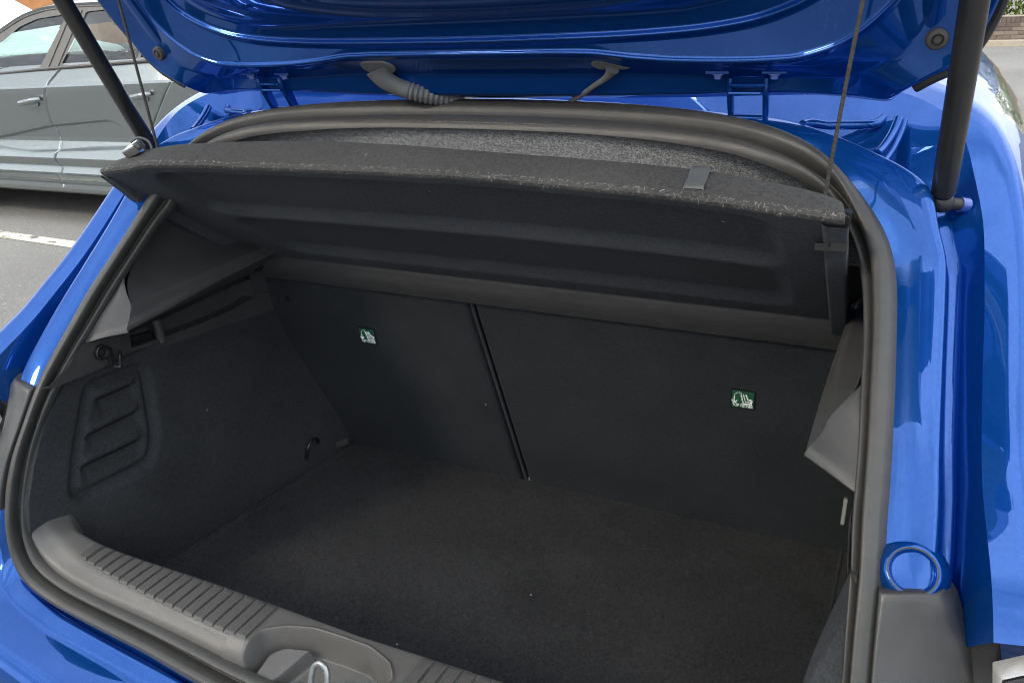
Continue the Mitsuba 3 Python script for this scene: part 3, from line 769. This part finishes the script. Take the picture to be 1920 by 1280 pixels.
# middle with the latch recess
gx_ = np.linspace(-.1605, .1605, 320); gy_ = np.linspace(0, 1, 130)
GX, GV = np.meshgrid(gx_, gy_)
Yi = np.interp(np.abs(GX), [0, .12, .16], [.034, .038, .0415]); Ye = np.interp(np.abs(GX), [0, .16], [.128, .134])
GY = Yi + (Ye - Yi) * GV
GZ = PchipInterpolator([.033, .0415, .046, .055, .064, .10, .126, .1345], [.752, .762, .782, .794, .800, .7975, .795, .7915])(GY)
RIM = [(-.118, .0), (-.128, .050), (-.124, .085), (-.100, .103), (-.063, .115), (-.019, .1165), (.024, .116), (.062, .103), (.080, .083), (.084, .05), (.084, .0)]
rp = rounded(RIM, .008, 4)
dd = seg_dist(GX, GY, rp, True); ii = inside(GX, GY, rp)
depth = np.where(ii, sstep(.0, .010, dd), 0)
GZ = GZ * (1 - depth) + (.752 + .10 * np.clip(GY - .06, 0, 1)) * depth + .0030 * np.exp(-(np.where(ii, dd * 1.5, dd) / .0030)**2) * (GV > .04)
WEDGE = rounded([(-.110, .02), (-.112, .075), (-.096, .092), (-.052, .102), (-.066, .06), (-.084, .02)], .008, 4)
wd = seg_dist(GX, GY, WEDGE, True); wi = inside(GX, GY, WEDGE)
plate = np.where(wi, sstep(0, .006, wd), 0)
GZ = GZ * (1 - plate) + (.768 + .18 * (GY - .03)) * plate + .0022 * np.exp(-(wd / .0022)**2) * (GV > .06)
WEDGE2 = rounded([(.048, .0), (.050, .072), (.062, .080), (.075, .045), (.075, .0)], .006, 4)
wd = seg_dist(GX, GY, WEDGE2, True); wi = inside(GX, GY, WEDGE2)
plate = np.where(wi, sstep(0, .006, wd), 0)
GZ = GZ * (1 - plate) + (.765 + .10 * (GY - .03)) * plate + .0018 * np.exp(-(wd / .0022)**2) * (GV > .06)
mid = loft(np.stack([GX, GY, GZ], -1))
fl = np.stack([gx_, Ye[-1] + .0005, GZ[-1]], 1)
skirt = loft(bend([fl, fl + A([0, .007, -.03]), fl + A([0, .013, -.2])], [0, .01, 0], 4))
sill = add('sill_cover', join(sill_side, mir(sill_side), mid, skirt), 'sill_plastic', car, smooth=35)
# ribs
q = 0
for s in (-1, 1):
    for i in range(-2, 18):
        x = .143 + i * .0196
        tt = (x - .16) / (.50 - .16)
        r0 = A([np.interp(x, Rb[::-1, 0], Rb[::-1, 1]), np.interp(x, Rb[::-1, 0], Rb[::-1, 2])]) if x > .16 else A([.064, .801])
        e0 = A([np.interp(x, E_[::-1, 0], E_[::-1, 1]), np.interp(x, E_[::-1, 0], E_[::-1, 2])]) if x > .16 else A([.134, .795])
        if s < 0 and i < 0:
            continue
        prof_ = [(r0 + (e0 - r0) * t + A([0, h])) for t, h in ((-.02, -.001), (.01, .0014), (.05, .0024), (.5, .0034), (.84, .0026), (.93, .0005), (.985, -.004), (1.03, -.010))]
        lean = .004
        rows = []
        for dx, dz in ((-.0080, -.004), (-.0074, -.0004), (-.0066, 0), (.0066, 0), (.0074, -.0004), (.0080, -.004)):
            rows.append([(s * (x + dx + lean * (k / 7 - .5)), p[0], p[1] + dz) for k, p in enumerate(prof_)])
        add('rib', loft(rows), 'rib_plastic', sill, smooth=40)
# striker
sp = spl([(-.020, .040, .755), (-.020, .052, .792), (-.017, .058, .806), (-.008, .060, .812), (.001, .058, .806), (.004, .052, .792), (.004, .040, .755)], 50)
kst = add('latch_striker', tube(sp, .0038, 14), 'zinc', car, smooth=60)
add('striker_base', slab(rrect(.06, .034, .006), .004, .0015, frame((-.008, .046, .757), (1, 0, 0), (0, 1, .05))), 'dark_plastic', kst)

# ------------------------------------------------------------------ parcel shelf
shelf = thing('parcel_shelf', 'black carpeted parcel shelf with a frayed rear edge, hung slantwise on two cords', 'parcel shelf')
n = 140
crest = spl([(-.545, .404, 1.340), (-.481, .404, 1.358), (-.402, .404, 1.367), (-.134, .404, 1.378), (.105, .404, 1.372), (.331, .404, 1.363), (.437, .404, 1.350), (.483, .404, 1.341), (.500, .404, 1.334)], n)
tip = spl([(-.584, .372, 1.3235), (-.567, .364, 1.3275), (-.512, .36, 1.3355), (-.453, .36, 1.3445), (-.263, .36, 1.3495), (.028, .36, 1.353), (.237, .36, 1.348), (.342, .36, 1.343), (.453, .36, 1.334), (.507, .362, 1.330)], n)
tip = tip + A([0, 0, .0])
tip[:, 2] += .0012 * (meshkit.noise(np.stack([tip[:, 0] * 60, tip[:, 0] * 0, tip[:, 0] * 0], 1), 4) - .5)
hin = np.stack([np.linspace(-.600, .520, n), np.full(n, .690), np.full(n, 1.0845)], 1)
lower = tip + A([0, .003, -.010])
top_c = [tip, (tip + crest) / 2 + A([0, 0, .003]), crest, crest * .7 + hin * .3 + A([0, .024, .024]), crest * .15 + hin * .85 + A([0, .020, .022]), hin + A([0, .010, .012])]
bt = bend(top_c, [0, .0, .012, .05, .03, 0], 5)
board_top = loft([lower, lower * .5 + tip * .5 + A([0, -.0025, 0])] + bt)
uu = np.linspace(0, 1, 110)
U2, S2 = np.meshgrid(np.linspace(0, 1, n), uu)
Pu = lower[None] * (1 - S2[..., None]) + hin[None] * S2[..., None]
Pu = Pu + A([0, .010, -.010])[None, None] * (np.sin(np.clip(S2, 0, 1) * math.pi)[..., None]) * .0
nrm = A([0, -.597, -.802])
def pad(u0, u1, s0, s1, h, r, soft):
    dx = np.maximum(np.abs(U2 - (u0 + u1) / 2) - (u1 - u0) / 2 + r / 1.1, 0) * 1.1
    dy = np.maximum(np.abs(S2 - (s0 + s1) / 2) - (s1 - s0) / 2 + r / .4, 0) * .4
    dist = np.hypot(dx, dy) - r
    return h * sstep(soft, -soft, dist)
# the shelf is moulded: its middle stands up in two wide steps
hgt = -pad(.10, .93, .055, .40, .016, .03, .008) - pad(.12, .93, .46, .86, .017, .03, .009)
board_under = loft(Pu + nrm * (hgt + .004 * np.sin(S2 * math.pi))[..., None])
add('board', board_top, 'shelf_carpet', shelf, smooth=45)
add('underside', board_under, 'shelf_under', shelf, smooth=True)
# hinged front section
h0 = hin + A([0, -.003, -.001])
h1 = np.stack([np.linspace(-.603, .520, n), np.full(n, .686), np.full(n, 1.058)], 1)
h2 = np.stack([np.linspace(-.606, .521, n), np.full(n, .700), np.full(n, 1.030)], 1)
h3 = h2 + A([0, .02, .002])
add('front_flap', loft(bend([hin + A([0, .006, .006]), h0, h1, h2, h3], [0, .006, .02, .005, 0], 5)), 'shelf_vinyl', shelf, smooth=50)
# side flanges with the pivots
for s, e in ((-1, 0), (1, -1)):
    t0, t1 = lower[e], hin[e]
    pts = [t0 + (t1 - t0) * t for t in np.linspace(0, 1, 20)]
    thick = np.interp(np.linspace(0, 1, 20), [0, .12, .2, 1], [.004, .012, .020, .022])
    inner = [p + A([-s * .022, 0, 0]) + nrm * 0 for p in pts]
    a = [p + A([s * .004, .0, .0]) for p in pts]
    b = [p + A([s * .004, .0, .0]) + nrm * k for p, k in zip(pts, thick)]
    c = [p + A([-s * .018, .0, .0]) + nrm * k for p, k in zip(pts, thick)]
    d_ = [p + A([-s * .022, .0, .0]) for p in pts]
    add('side_flange', loft(bend([a, b, c, d_], [0, .004, .004, 0], 3)), 'shelf_under', shelf, smooth=40)
pv = A([-.590, .675, 1.070])
add('pivot', join(lathe([(.016, -.01), (.016, .004), (.012, .008), (.010, .004), (.004, .006), (.0, .012)], frame(pv, (0, 1, .3), (0, -.3, 1)), 20), tube([pv + A([.008, -.01, -.012]), pv + A([.02, -.002, .012])], .0025, 8)), 'dark_plastic', shelf)
pv = A([.522, .672, 1.083])
add('pivot', join(*[box(pv + A([-.004, -.008, -.05 + .022 * k]), pv + A([.008, .006, -.038 + .022 * k])) for k in range(4)], tube([pv + A([.004, 0, -.055]), pv + A([.004, -.004, .03])], .006, 10)), 'trim_plastic', shelf)
# bracket at the right rear corner of the shelf
add('corner_bracket', join(box((.496, .385, 1.285), (.512, .40, 1.327)), box((.480, .392, 1.282), (.512, .398, 1.290))), 'dark_plastic', shelf)
# clips on the rear edge
cl = A([.349, .385, 1.3565])
arc_ = lambda c, w, ax: None
def clip(cx, w, key, zc):
    sec = [(.364, zc - .002), (.366, zc + .001), (.384, zc + .008), (.400, zc + .0145), (.407, zc + .0125)]
    sec = spl([(0, *p) for p in sec], 18)
    rows = [sec + A([cx - w / 2 + (w * t), 0, 0]) + nrm * -.0025 for t in (0, .06, .94, 1)]
    rows[0] = rows[0] + nrm * .0025; rows[-1] = rows[-1] + nrm * .0025
    return add('clip', loft(rows), key, shelf, smooth=50)
clip(.352, .022, 'clip_plastic', 1.3475)
lc0 = A([-.512, .388, 1.352])
lm = join(slab(rounded([(-.016, -.012), (.016, -.014), (.018, .006), (.008, .015), (-.012, .012)], .005), .012, .003, frame(lc0, (1, 0, .35), (0, .9, .45))), tube(spl([lc0 + A([-.004, -.004, .014]), lc0 + A([.004, .006, .020]), lc0 + A([.016, .012, .014]), lc0 + A([.022, .010, .002])], 14), .0022, 8), box(lc0 + A([.006, -.010, .008]), lc0 + A([.02, -.004, .013])))
add('clip', lm, 'clip_plastic', shelf, smooth=40)
# cords to the tailgate
for s in (-1, 1):
    p = spl([(s * .4835, .404, 1.350 if s < 0 else 1.338), (s * .490, .4055, 1.45), (s * .498, .407, 1.56), (s * .505, .405, 1.66)], 30)
    add('cord', tube(p, .0021, 8), 'cord', shelf)
# frayed fibres along the cut rear edge: nobody could count them
fib = []
for _ in range(1700):
    t = rng.random(); i = min(int(t * (n - 1)), n - 2); p = tip[i] + (tip[i + 1] - tip[i]) * rng.random()
    if p[0] < -.56:
        continue
    l = rng.uniform(.0012, .0055) * (1.5 if p[0] > .1 else 1); d_ = A([rng.normal(0, 1), rng.normal(-.5, .5), rng.normal(-.5, .6)]); d_ /= np.linalg.norm(d_)
    a0 = p + A([0, .0005, rng.uniform(-.006, .002)]); b0_ = a0 + d_ * l
    sd_ = np.cross(d_, [0, 0, 1.0]); sd_ = sd_ / np.linalg.norm(sd_) * rng.uniform(.00012, .00034)
    fib.append(trimesh.Trimesh([a0 - sd_, a0 + sd_, b0_ + A([0, 0, .0003]), a0 + A([0, -.0003, .0003])], [[0, 1, 2], [1, 3, 2], [3, 0, 2]], process=False))
kf = add('frayed_edge', join(*fib), 'fray', shelf, smooth=False)
labels[kf] = {'kind': 'stuff', 'label': 'pale frayed fibres along the cut rear edge'}

# ------------------------------------------------------------------ the silver-grey car parked beyond the left flank
GA, GD = A([-4.748, 2.76, 0]), A([.99955, .03003, 0])
GN = A([-.03003, .99955, 0])
GW = 1.78


def gw(u, w, z):
    u, w, z = np.broadcast_arrays(A(u), A(w), A(z))
    return GA + u[..., None] * GD + w[..., None] * GN + z[..., None] * A([0, 0, 1])


grey = thing('grey_car', 'silver grey five-door car parked sideways beyond the open boot', 'car')
SEC = A([(.47, .16), (.505, .05), (.522, .020), (.545, .012), (.572, .014), (.580, .026), (.592, .026), (.600, .008), (.632, .000), (.640, .026), (.680, .040), (.690, .014), (.74, -.012), (.80, .006), (.835, .030), (.86, .030),
    (.93, .022), (1.05, .006), (1.13, -.004), (1.160, -.006), (1.172, .008), (1.20, .024), (1.26, .054), (1.285, .068)])
us = np.arange(-2.05, 2.12, .0065); zs = np.unique(np.r_[np.arange(.47, 1.286, .0065), SEC[:, 0]])
GU, GZ_ = np.meshgrid(us, zs)
shift = .030 * (GU - .62) * np.clip((GZ_ - .60) / .6, 0, 1)
GWD = np.interp(GZ_, SEC[:, 0], SEC[:, 1])
FRONT_GAP = [(.800, 1.29), (.789, 1.259), (.709, 1.187), (.660, 1.10), (.640, 1.04), (.623, .923), (.640, .791), (.600, .71), (.588, .622), (.587, .565)]
REAR_GAP = [(1.76, 1.33), (1.681, 1.191), (1.605, 1.106), (1.537, 1.03), (1.44, .93), (1.36, .80), (1.32, .68), (1.30, .565)]
FORE_GAP = [(-.34, 1.29), (-.38, 1.1), (-.40, .9), (-.38, .565)]
ZT = GZ_ + shift
for gp in (FRONT_GAP, REAR_GAP, FORE_GAP):
    GWD = GWD + .012 * np.exp(-(seg_dist(GU, ZT, gp) / .0045)**2)
SCULPT = rounded([(-.40, .80), (.152, .874), (.612, .943), (1.12, .985), (1.206, .956), (1.296, .807), (1.22, .80), (.4, .76)], .05, 5)
sdist = seg_dist(GU, ZT, SCULPT, True); sins = inside(GU, ZT, SCULPT)
GWD = GWD + np.where(sins, .022 * sstep(0, .025, sdist), 0)
# bodywork curves in at both ends
GWD = GWD + .35 * np.clip((np.abs(GU) - 1.55) / .6, 0, 1)**2.2
wheels = [(1.79, .635), (-.87, .635)]
quad = loft(gw(GU, GWD, ZT))
fc = quad.faces
cu = GU.reshape(-1)[fc].mean(1); cz = ZT.reshape(-1)[fc].mean(1)
hole = np.zeros(len(fc), bool)
for wu, wz in wheels:
    hole |= (np.hypot(cu - wu, cz - wz) < .385) & (cz < 1.2)
xgap = lambda line, z: np.interp(z, [p[1] for p in line][::-1], [p[0] for p in line][::-1])
in_f = (cu > xgap(FORE_GAP, cz)) & (cu < xgap(FRONT_GAP, cz)) & (cz > .565) & ~hole
in_r = (cu > xgap(FRONT_GAP, cz)) & (cu < xgap(REAR_GAP, cz)) & (cz > .565) & ~hole


def pick(mask):
    m = trimesh.Trimesh(quad.vertices, fc[mask], process=False); m.remove_unreferenced_vertices(); return m


gm = pick(~(in_f | in_r | hole))
far = trimesh.Trimesh((quad.vertices - GA) @ np.stack([GD, GN, A([0, 0, 1])]).T * [1, -1, 1] + [0, GW, 0], fc[~hole][:, ::-1], process=False)
far = trimesh.Trimesh(gw(far.vertices[::1, 0], far.vertices[::1, 1], far.vertices[::1, 2]), far.faces, process=False); far.remove_unreferenced_vertices()
belt_w = lambda z: .068 + (z - 1.285) * .46
TOP = spl([(-.75, 1.205), (-.35, 1.292), (-.02, 1.385), (.223, 1.475), (.439, 1.557), (.63, 1.590), (.885, 1.600), (1.079, 1.598), (1.40, 1.575), (1.75, 1.52), (2.05, 1.41)], 60)
roof_rows = [gw(TOP[:, 0], belt_w(TOP[:, 1]), TOP[:, 1])]
for f, dz in ((.0, .016), (.08, .040), (.35, .062), (.65, .062), (.92, .040), (1.0, .016), (1.0, 0)):
    a, b = belt_w(TOP[:, 1]) , GW - belt_w(TOP[:, 1])
    roof_rows.append(gw(TOP[:, 0], a + (b - a) * f + (-.006 if f == 0 else .006 if f == 1 else 0), TOP[:, 1] + dz * np.clip((TOP[:, 1] - 1.2) / .3, 0, 1)))
roof_all = loft(roof_rows)
ru = ((roof_all.vertices[roof_all.faces].mean(1) - GA) @ GD)
rw_ = ((roof_all.vertices[roof_all.faces].mean(1) - GA) @ GN)
scr = ((ru < .12) | (ru > 1.78)) & (rw_ > .14) & (rw_ < GW - .14)
roof = trimesh.Trimesh(roof_all.vertices, roof_all.faces[~scr], process=False)
screens = [trimesh.Trimesh(roof_all.vertices, roof_all.faces[scr & q_], process=False) for q_ in (ru < .12, ru > 1.78)]
bon = [gw(us[::8], np.full(len(us[::8]), w), 1.285 + .030 * (us[::8] - .62) + dz - .10 * np.clip((-us[::8] - 1.2) / .9, 0, 1)**2) for w, dz in ((.068, 0), (.25, .03), (.9, .05), (1.53, .03), (GW - .068, 0))]
bon = loft([b[us[::8] < -.5] for b in bon])
tailpan = loft([gw([2.1] * 2, [.3, 1.48], [z] * 2) for z in (.5, .9, 1.3, 1.42)])
nosepan = loft([gw([-2.04] * 2, [.3, 1.48], [z] * 2) for z in (.5, .9, 1.2)])
add('body', join(gm, far, bon, tailpan, nosepan), 'grey_paint', grey, smooth=30)
add('roof', roof, 'grey_paint', grey, smooth=40)
fd = add('front_door', pick(in_f), 'grey_paint', grey, smooth=30)
rd = add('rear_door', pick(in_r), 'grey_paint', grey, smooth=30)
gpt = lambda p, d=0.0: gw(A(p)[:, 0], belt_w(A(p)[:, 1]) + d, A(p)[:, 1])


def gpanel(poly, th, r, d):
    """A plate following the side windows' plane, th thick, its face d outward of that plane."""
    base_ = slab(poly, th, r)
    v = base_.vertices
    return trimesh.Trimesh(gw(v[:, 0], belt_w(v[:, 1]) - d + th - v[:, 2], v[:, 1]), base_.faces[:, ::-1], process=False)


FG = rounded([(-.55, 1.222), (.18, 1.243), (.612, 1.268), (.800, 1.558), (.547, 1.540), (.397, 1.500), (.258, 1.420), (-.05, 1.335), (-.30, 1.272)], .012, 3)
RG = rounded([(.795, 1.282), (.905, 1.46), (.955, 1.566), (1.131, 1.572), (1.40, 1.548), (1.50, 1.50), (1.40, 1.31)], .012, 3)
QG = rounded([(1.425, 1.315), (1.52, 1.50), (1.68, 1.46), (1.80, 1.35)], .012, 3)
FRAME = Polygon([(-.75, 1.195), (-.35, 1.284), (-.02, 1.377), (.223, 1.467), (.439, 1.549), (.63, 1.582), (.885, 1.592), (1.079, 1.590), (1.40, 1.567), (1.75, 1.512), (1.93, 1.45), (1.86, 1.322), (.62, 1.262), (-.6, 1.20)])
fr_ = FRAME.difference(Polygon(FG)).difference(Polygon(RG)).difference(Polygon(QG))
v, f = trimesh.creation.triangulate_polygon(fr_ if fr_.geom_type == 'Polygon' else max(fr_.geoms, key=lambda g: g.area), engine='earcut')
add('window_frame', trimesh.Trimesh(gw(v[:, 0], belt_w(v[:, 1]) - .004, v[:, 1]), f, process=False), 'window_trim', grey, smooth=False)
add('window_frame', trimesh.Trimesh(gw(v[:, 0], GW - belt_w(v[:, 1]) + .004, v[:, 1]), f, process=False), 'window_trim', grey, smooth=False)


def sheet(poly, far_=False, d=.004):
    v, f = trimesh.creation.triangulate_polygon(Polygon(poly), engine='earcut')
    w_ = belt_w(v[:, 1]) + d
    return trimesh.Trimesh(gw(v[:, 0], GW - w_ if far_ else w_, v[:, 1]), f, process=False)


for poly, key in ((FG, 'clear_glass'), (RG, 'privacy_glass'), (QG, 'privacy_glass')):
    add('window', sheet(poly), key, grey, smooth=False)
    add('window', sheet(poly, True), key, grey, smooth=False)
for m_ in screens:
    m_.remove_unreferenced_vertices()
add('windscreen', screens[0], 'clear_glass', grey, smooth=40)
add('rear_screen', screens[1], 'privacy_glass', grey, smooth=40)
# waterline strip and pillar joints
add('waist_strip', tube(gw(np.linspace(-.6, 1.86, 30), belt_w(1.262) - .010, np.interp(np.linspace(-.6, 1.86, 30), [-.6, .18, .62, 1.86], [1.207, 1.237, 1.262, 1.318])), .008, 8), 'window_trim', grey)
add('drip_rail', tube(gw(TOP[:, 0], belt_w(TOP[:, 1]) - .006, TOP[:, 1] - .004), .006, 8), 'window_trim', grey)
for p in ([(.838, 1.570), (.690, 1.266)], [(.925, 1.575), (.772, 1.276)]):
    add('pillar_joint', tube(gpt(p, -.006), .003, 6), 'dark_plastic', grey)
# handles
for k, u0, z0 in ((fd, .535, 1.076), (rd, 1.445, 1.110)):
    sec = spl([(-.085, -.012), (-.06, -.040), (.0, -.048), (.06, -.044), (.085, -.012)], 20)
    hnd = tube(gw(u0 + sec[:, 0], sec[:, 1] + .004, z0 + .006 + .012 * sec[:, 0] / .085), np.interp(np.linspace(0, 1, 20), [0, .2, .8, 1], [.010, .016, .017, .012]), 12)
    add('handle', hnd, 'grey_paint', k, smooth=50)
    add('handle_cup', slab(rounded([(-.05, -.030), (.05, -.026), (.06, .0), (-.06, -.004)], .012), .003, .001, frame(gw(u0, -.0015, z0), GD, (0, 0, 1))), 'grey_paint', k)
# wheels
for wu, wz in wheels:
    for w0, w1 in ((.03, .235), (GW - .235, GW - .03)):
        o_, i_ = (w0, w1) if w0 < .5 else (w1, w0)
        fr = (gw(wu, o_, wz), GD, A([0, 0, 1.]), (GN if w0 < .5 else -GN))
        tyre = lathe([(.225, .01), (.30, .0), (.325, .02), (.328, .10), (.325, .18), (.30, .205), (.22, .2)], fr, 40)
        k = add('wheel', tyre, 'tyre', grey)
        spokes = [lathe([(.228, .012), (.222, .005), (.212, .012), (.208, .10)], fr, 40), lathe([(.0, .015), (.05, .018), (.055, .05)], fr, 24)]
        for j in range(5):
            a = j * 2 * math.pi / 5
            dx, dy = math.cos(a), math.sin(a)
            spokes.append(put(slab([(.04 * dx - .03 * dy, .04 * dy + .03 * dx), (.04 * dx + .03 * dy, .04 * dy - .03 * dx), (.215 * dx + .022 * dy, .215 * dy - .022 * dx), (.215 * dx - .022 * dy, .215 * dy + .022 * dx)], .025, .004), (fr[0] + fr[3] * .04, fr[1], fr[2], -fr[3])))
        add('rim', join(*spokes), 'wheel_metal', k)
    liner = [gw(wu + .40 * np.cos(t), w_, wz + .40 * np.sin(t)) for w_ in (.03, .45) for t in [np.linspace(-.2, math.pi + .2, 30)]]
    add('arch_liner', loft(liner), 'dark_plastic', grey)
fl_ = gw(*[a.ravel() for a in np.meshgrid([-2.0, 2.0], [.06, GW - .06])], .50).reshape(2, 2, 3)
add('floor_pan', loft(fl_), 'dark_plastic', grey)
for w_ in (.30, 1.0):
    st_ = slab(rounded([(.45, .75), (1.0, .70), (1.06, .82), (1.22, 1.33), (1.10, 1.36), (.92, .88), (.45, .90)], .05), .50, .05)
    add('seat', trimesh.Trimesh(gw(st_.vertices[:, 0], w_ + st_.vertices[:, 2], st_.vertices[:, 1]), st_.faces, process=False), 'cabin_cloth', grey)
st_ = slab(rounded([(1.05, .75), (1.6, .70), (1.66, .82), (1.84, 1.30), (1.72, 1.33), (1.54, .88), (1.05, .90)], .05), 1.25, .05)
add('rear_bench', trimesh.Trimesh(gw(st_.vertices[:, 0], .27 + st_.vertices[:, 2], st_.vertices[:, 1]), st_.faces, process=False), 'cabin_cloth', grey)

# ------------------------------------------------------------------ brick wall, kerb and hedge at the far right
struct('kerb', box((-3, 16.85, .0), (9, 17.05, .39)), 'concrete')
struct('verge', box((-3, 17.05, .0), (9, 17.55, .37)), 'concrete')
wall = thing('brick_wall', 'low brick wall with a soldier course on top, below the green hedge', 'wall')
add('core', box((-2.9, 17.575, .1), (8.9, 17.78, .768)), 'mortar', wall)
add('coping', box((-2.95, 17.55, .769), (8.95, 17.82, .785)), 'concrete', wall)
brick = slab(rrect(.215, .065, .004, 2), .02, .003)
nb = 0
for r in range(4):
    for i in range(14):
        x = 1.55 + i * .225 + (r % 2) * .1125
        z = .41 + r * .0735
        b_ = put(brick, (A([x, 17.575, z]), A([1, 0, 0]), A([0, 0, 1.]), A([0, -1., 0])))
        scene[numbered('brick_wall__brick')] = ply(b_, f'brick_{"abc"[int(rng.integers(3))]}', smooth=False)
for i in range(42):
    b_ = put(slab(rrect(.065, .10, .004, 2), .022, .003), (A([1.5 + i * .0755, 17.575, .715]), A([1, 0, 0]), A([0, 0, 1.]), A([0, -1., 0])))
    scene[numbered('brick_wall__brick')] = ply(b_, f'brick_{"abc"[int(rng.integers(3))]}', smooth=False)
hedge = thing('hedge', 'bright green leafy hedge above the brick wall', 'hedge')
for q in range(3):
    n_ = 2600
    c = np.stack([rng.uniform(1.0, 6.0, n_), 18.0 + .9 * rng.random(n_)**1.5, .74 + 1.7 * rng.random(n_)], 1)
    c[:, 1] += .25 * meshkit.noise(c * 2.5, 5)
    a = rng.normal(size=(n_, 3)); a /= np.linalg.norm(a, axis=1, keepdims=True)
    b_ = np.cross(a, rng.normal(size=(n_, 3))); b_ /= np.linalg.norm(b_, axis=1, keepdims=True)
    s_ = rng.uniform(.04, .075, (n_, 1))
    V = np.stack([c - a * s_, c + b_ * s_ * .45, c + a * s_, c - b_ * s_ * .45], 1).reshape(-1, 3)
    F = (np.arange(n_) * 4)[:, None, None] + A([[0, 1, 2], [0, 2, 3]]).astype(int)
    add('foliage', trimesh.Trimesh(V, F.reshape(-1, 3), process=False), f'leaf_{"abc"[q]}', hedge, smooth=False)
add('branches', join(*[tube([(x, 18.4, .3), (x + .1, 18.45, 1.2), (x - .1, 18.4, 2.0)], [.05, .035, .01], 7) for x in np.arange(1.2, 6, .6)]), 'roof_tile', hedge)

# ------------------------------------------------------------------ buildings round the car park, one behind the silver car and two mirrored in the paint
def house(key_label, o, yaw, w_, d_, h_, wallmat, windows=True):
    k = thing('house', key_label, 'house')
    R_ = lambda m: m.apply_transform(trimesh.transformations.rotation_matrix(math.radians(yaw), [0, 0, 1])).apply_translation(o)
    add('wall', R_(box((-w_ / 2, -d_ / 2, 0), (w_ / 2, d_ / 2, h_))), wallmat, k)
    pr = slab([(-d_ / 2 - .3, 0), (d_ / 2 + .3, 0), (0, h_ * .45)], w_ + .5, .01)
    pr = trimesh.Trimesh(np.stack([pr.vertices[:, 2] - w_ / 2 - .25, pr.vertices[:, 0], pr.vertices[:, 1] + h_ + .005], 1), pr.faces, process=False)
    add('roof', R_(pr), 'roof_tile', k)
    for x in np.arange(-w_ / 2 + 1.4, w_ / 2 - 1, 2.6):
        for z in ((.9, 2.2), (3.5, 4.7)):
            if z[1] < h_:
                for sgn in (-1, 1):
                    y0 = sgn * d_ / 2
                    wk = add('window', R_(box((x - .6, min(y0, y0 + sgn * .06), z[0]), (x + .6, max(y0, y0 + sgn * .06), z[1]))), 'white_render', k)
                    add('pane', R_(box((x - .52, min(y0 + sgn * .05, y0 + sgn * .068), z[0] + .08), (x + .52, max(y0 + sgn * .05, y0 + sgn * .068), z[1] - .08))), 'house_glass', wk)
    return k


house('orange brick house showing above the roof of the silver grey car', (-36.12, 29.0, 0.3), -60, 9, 7, 5.2, 'orange_brick')
house('white rendered house behind the photographer, facing the open boot', (3.0, -19.0, .3), 0, 13, 8, 5.4, 'white_render')
house('orange brick house behind the photographer to the left', (-13.0, -17.0, .3), 15, 9, 8, 5.4, 'orange_brick')

# white van parked beyond the silver grey car
van = thing('white_van', 'white van with a sloping front, parked beyond the silver grey car', 'van')
VP = rounded([(-17, .55), (-17, 2.15), (-16.8, 2.3), (-13.4, 2.28), (-12.8, 2.1), (-12.06, 1.83), (-11.8, 1.72), (-11.3, 1.50), (-10.7, 1.24), (-9.9, 1.12), (-9.7, .95), (-9.7, .55)], .10, 4)
vm = slab(VP, 1.9, .05)
vy = lambda m: trimesh.Trimesh(np.stack([m.vertices[:, 0], 8.3 - m.vertices[:, 2], m.vertices[:, 1]], 1), m.faces[:, ::-1], process=False)
add('body', vy(vm), 'white_paint', van)
add('window', vy(slab(rounded([(-14.6, 1.45), (-13.2, 1.45), (-13.0, 1.75), (-13.5, 2.0), (-14.6, 2.0)], .05), 1.906, .01)), 'house_glass', van)
for x in (-10.6, -15.6):
    fr = (A([x, 6.42, .62]), A([1, 0, 0]), A([0, 0, 1.]), A([0, 1., 0]))
    k = add('wheel', lathe([(.2, .03), (.29, .0), (.325, .02), (.328, .18), (.2, .2)], fr, 32), 'tyre', van)
    add('rim', lathe([(.21, .04), (.19, .02), (.05, .05), (.0, .04)], fr, 32), 'wheel_metal', k)
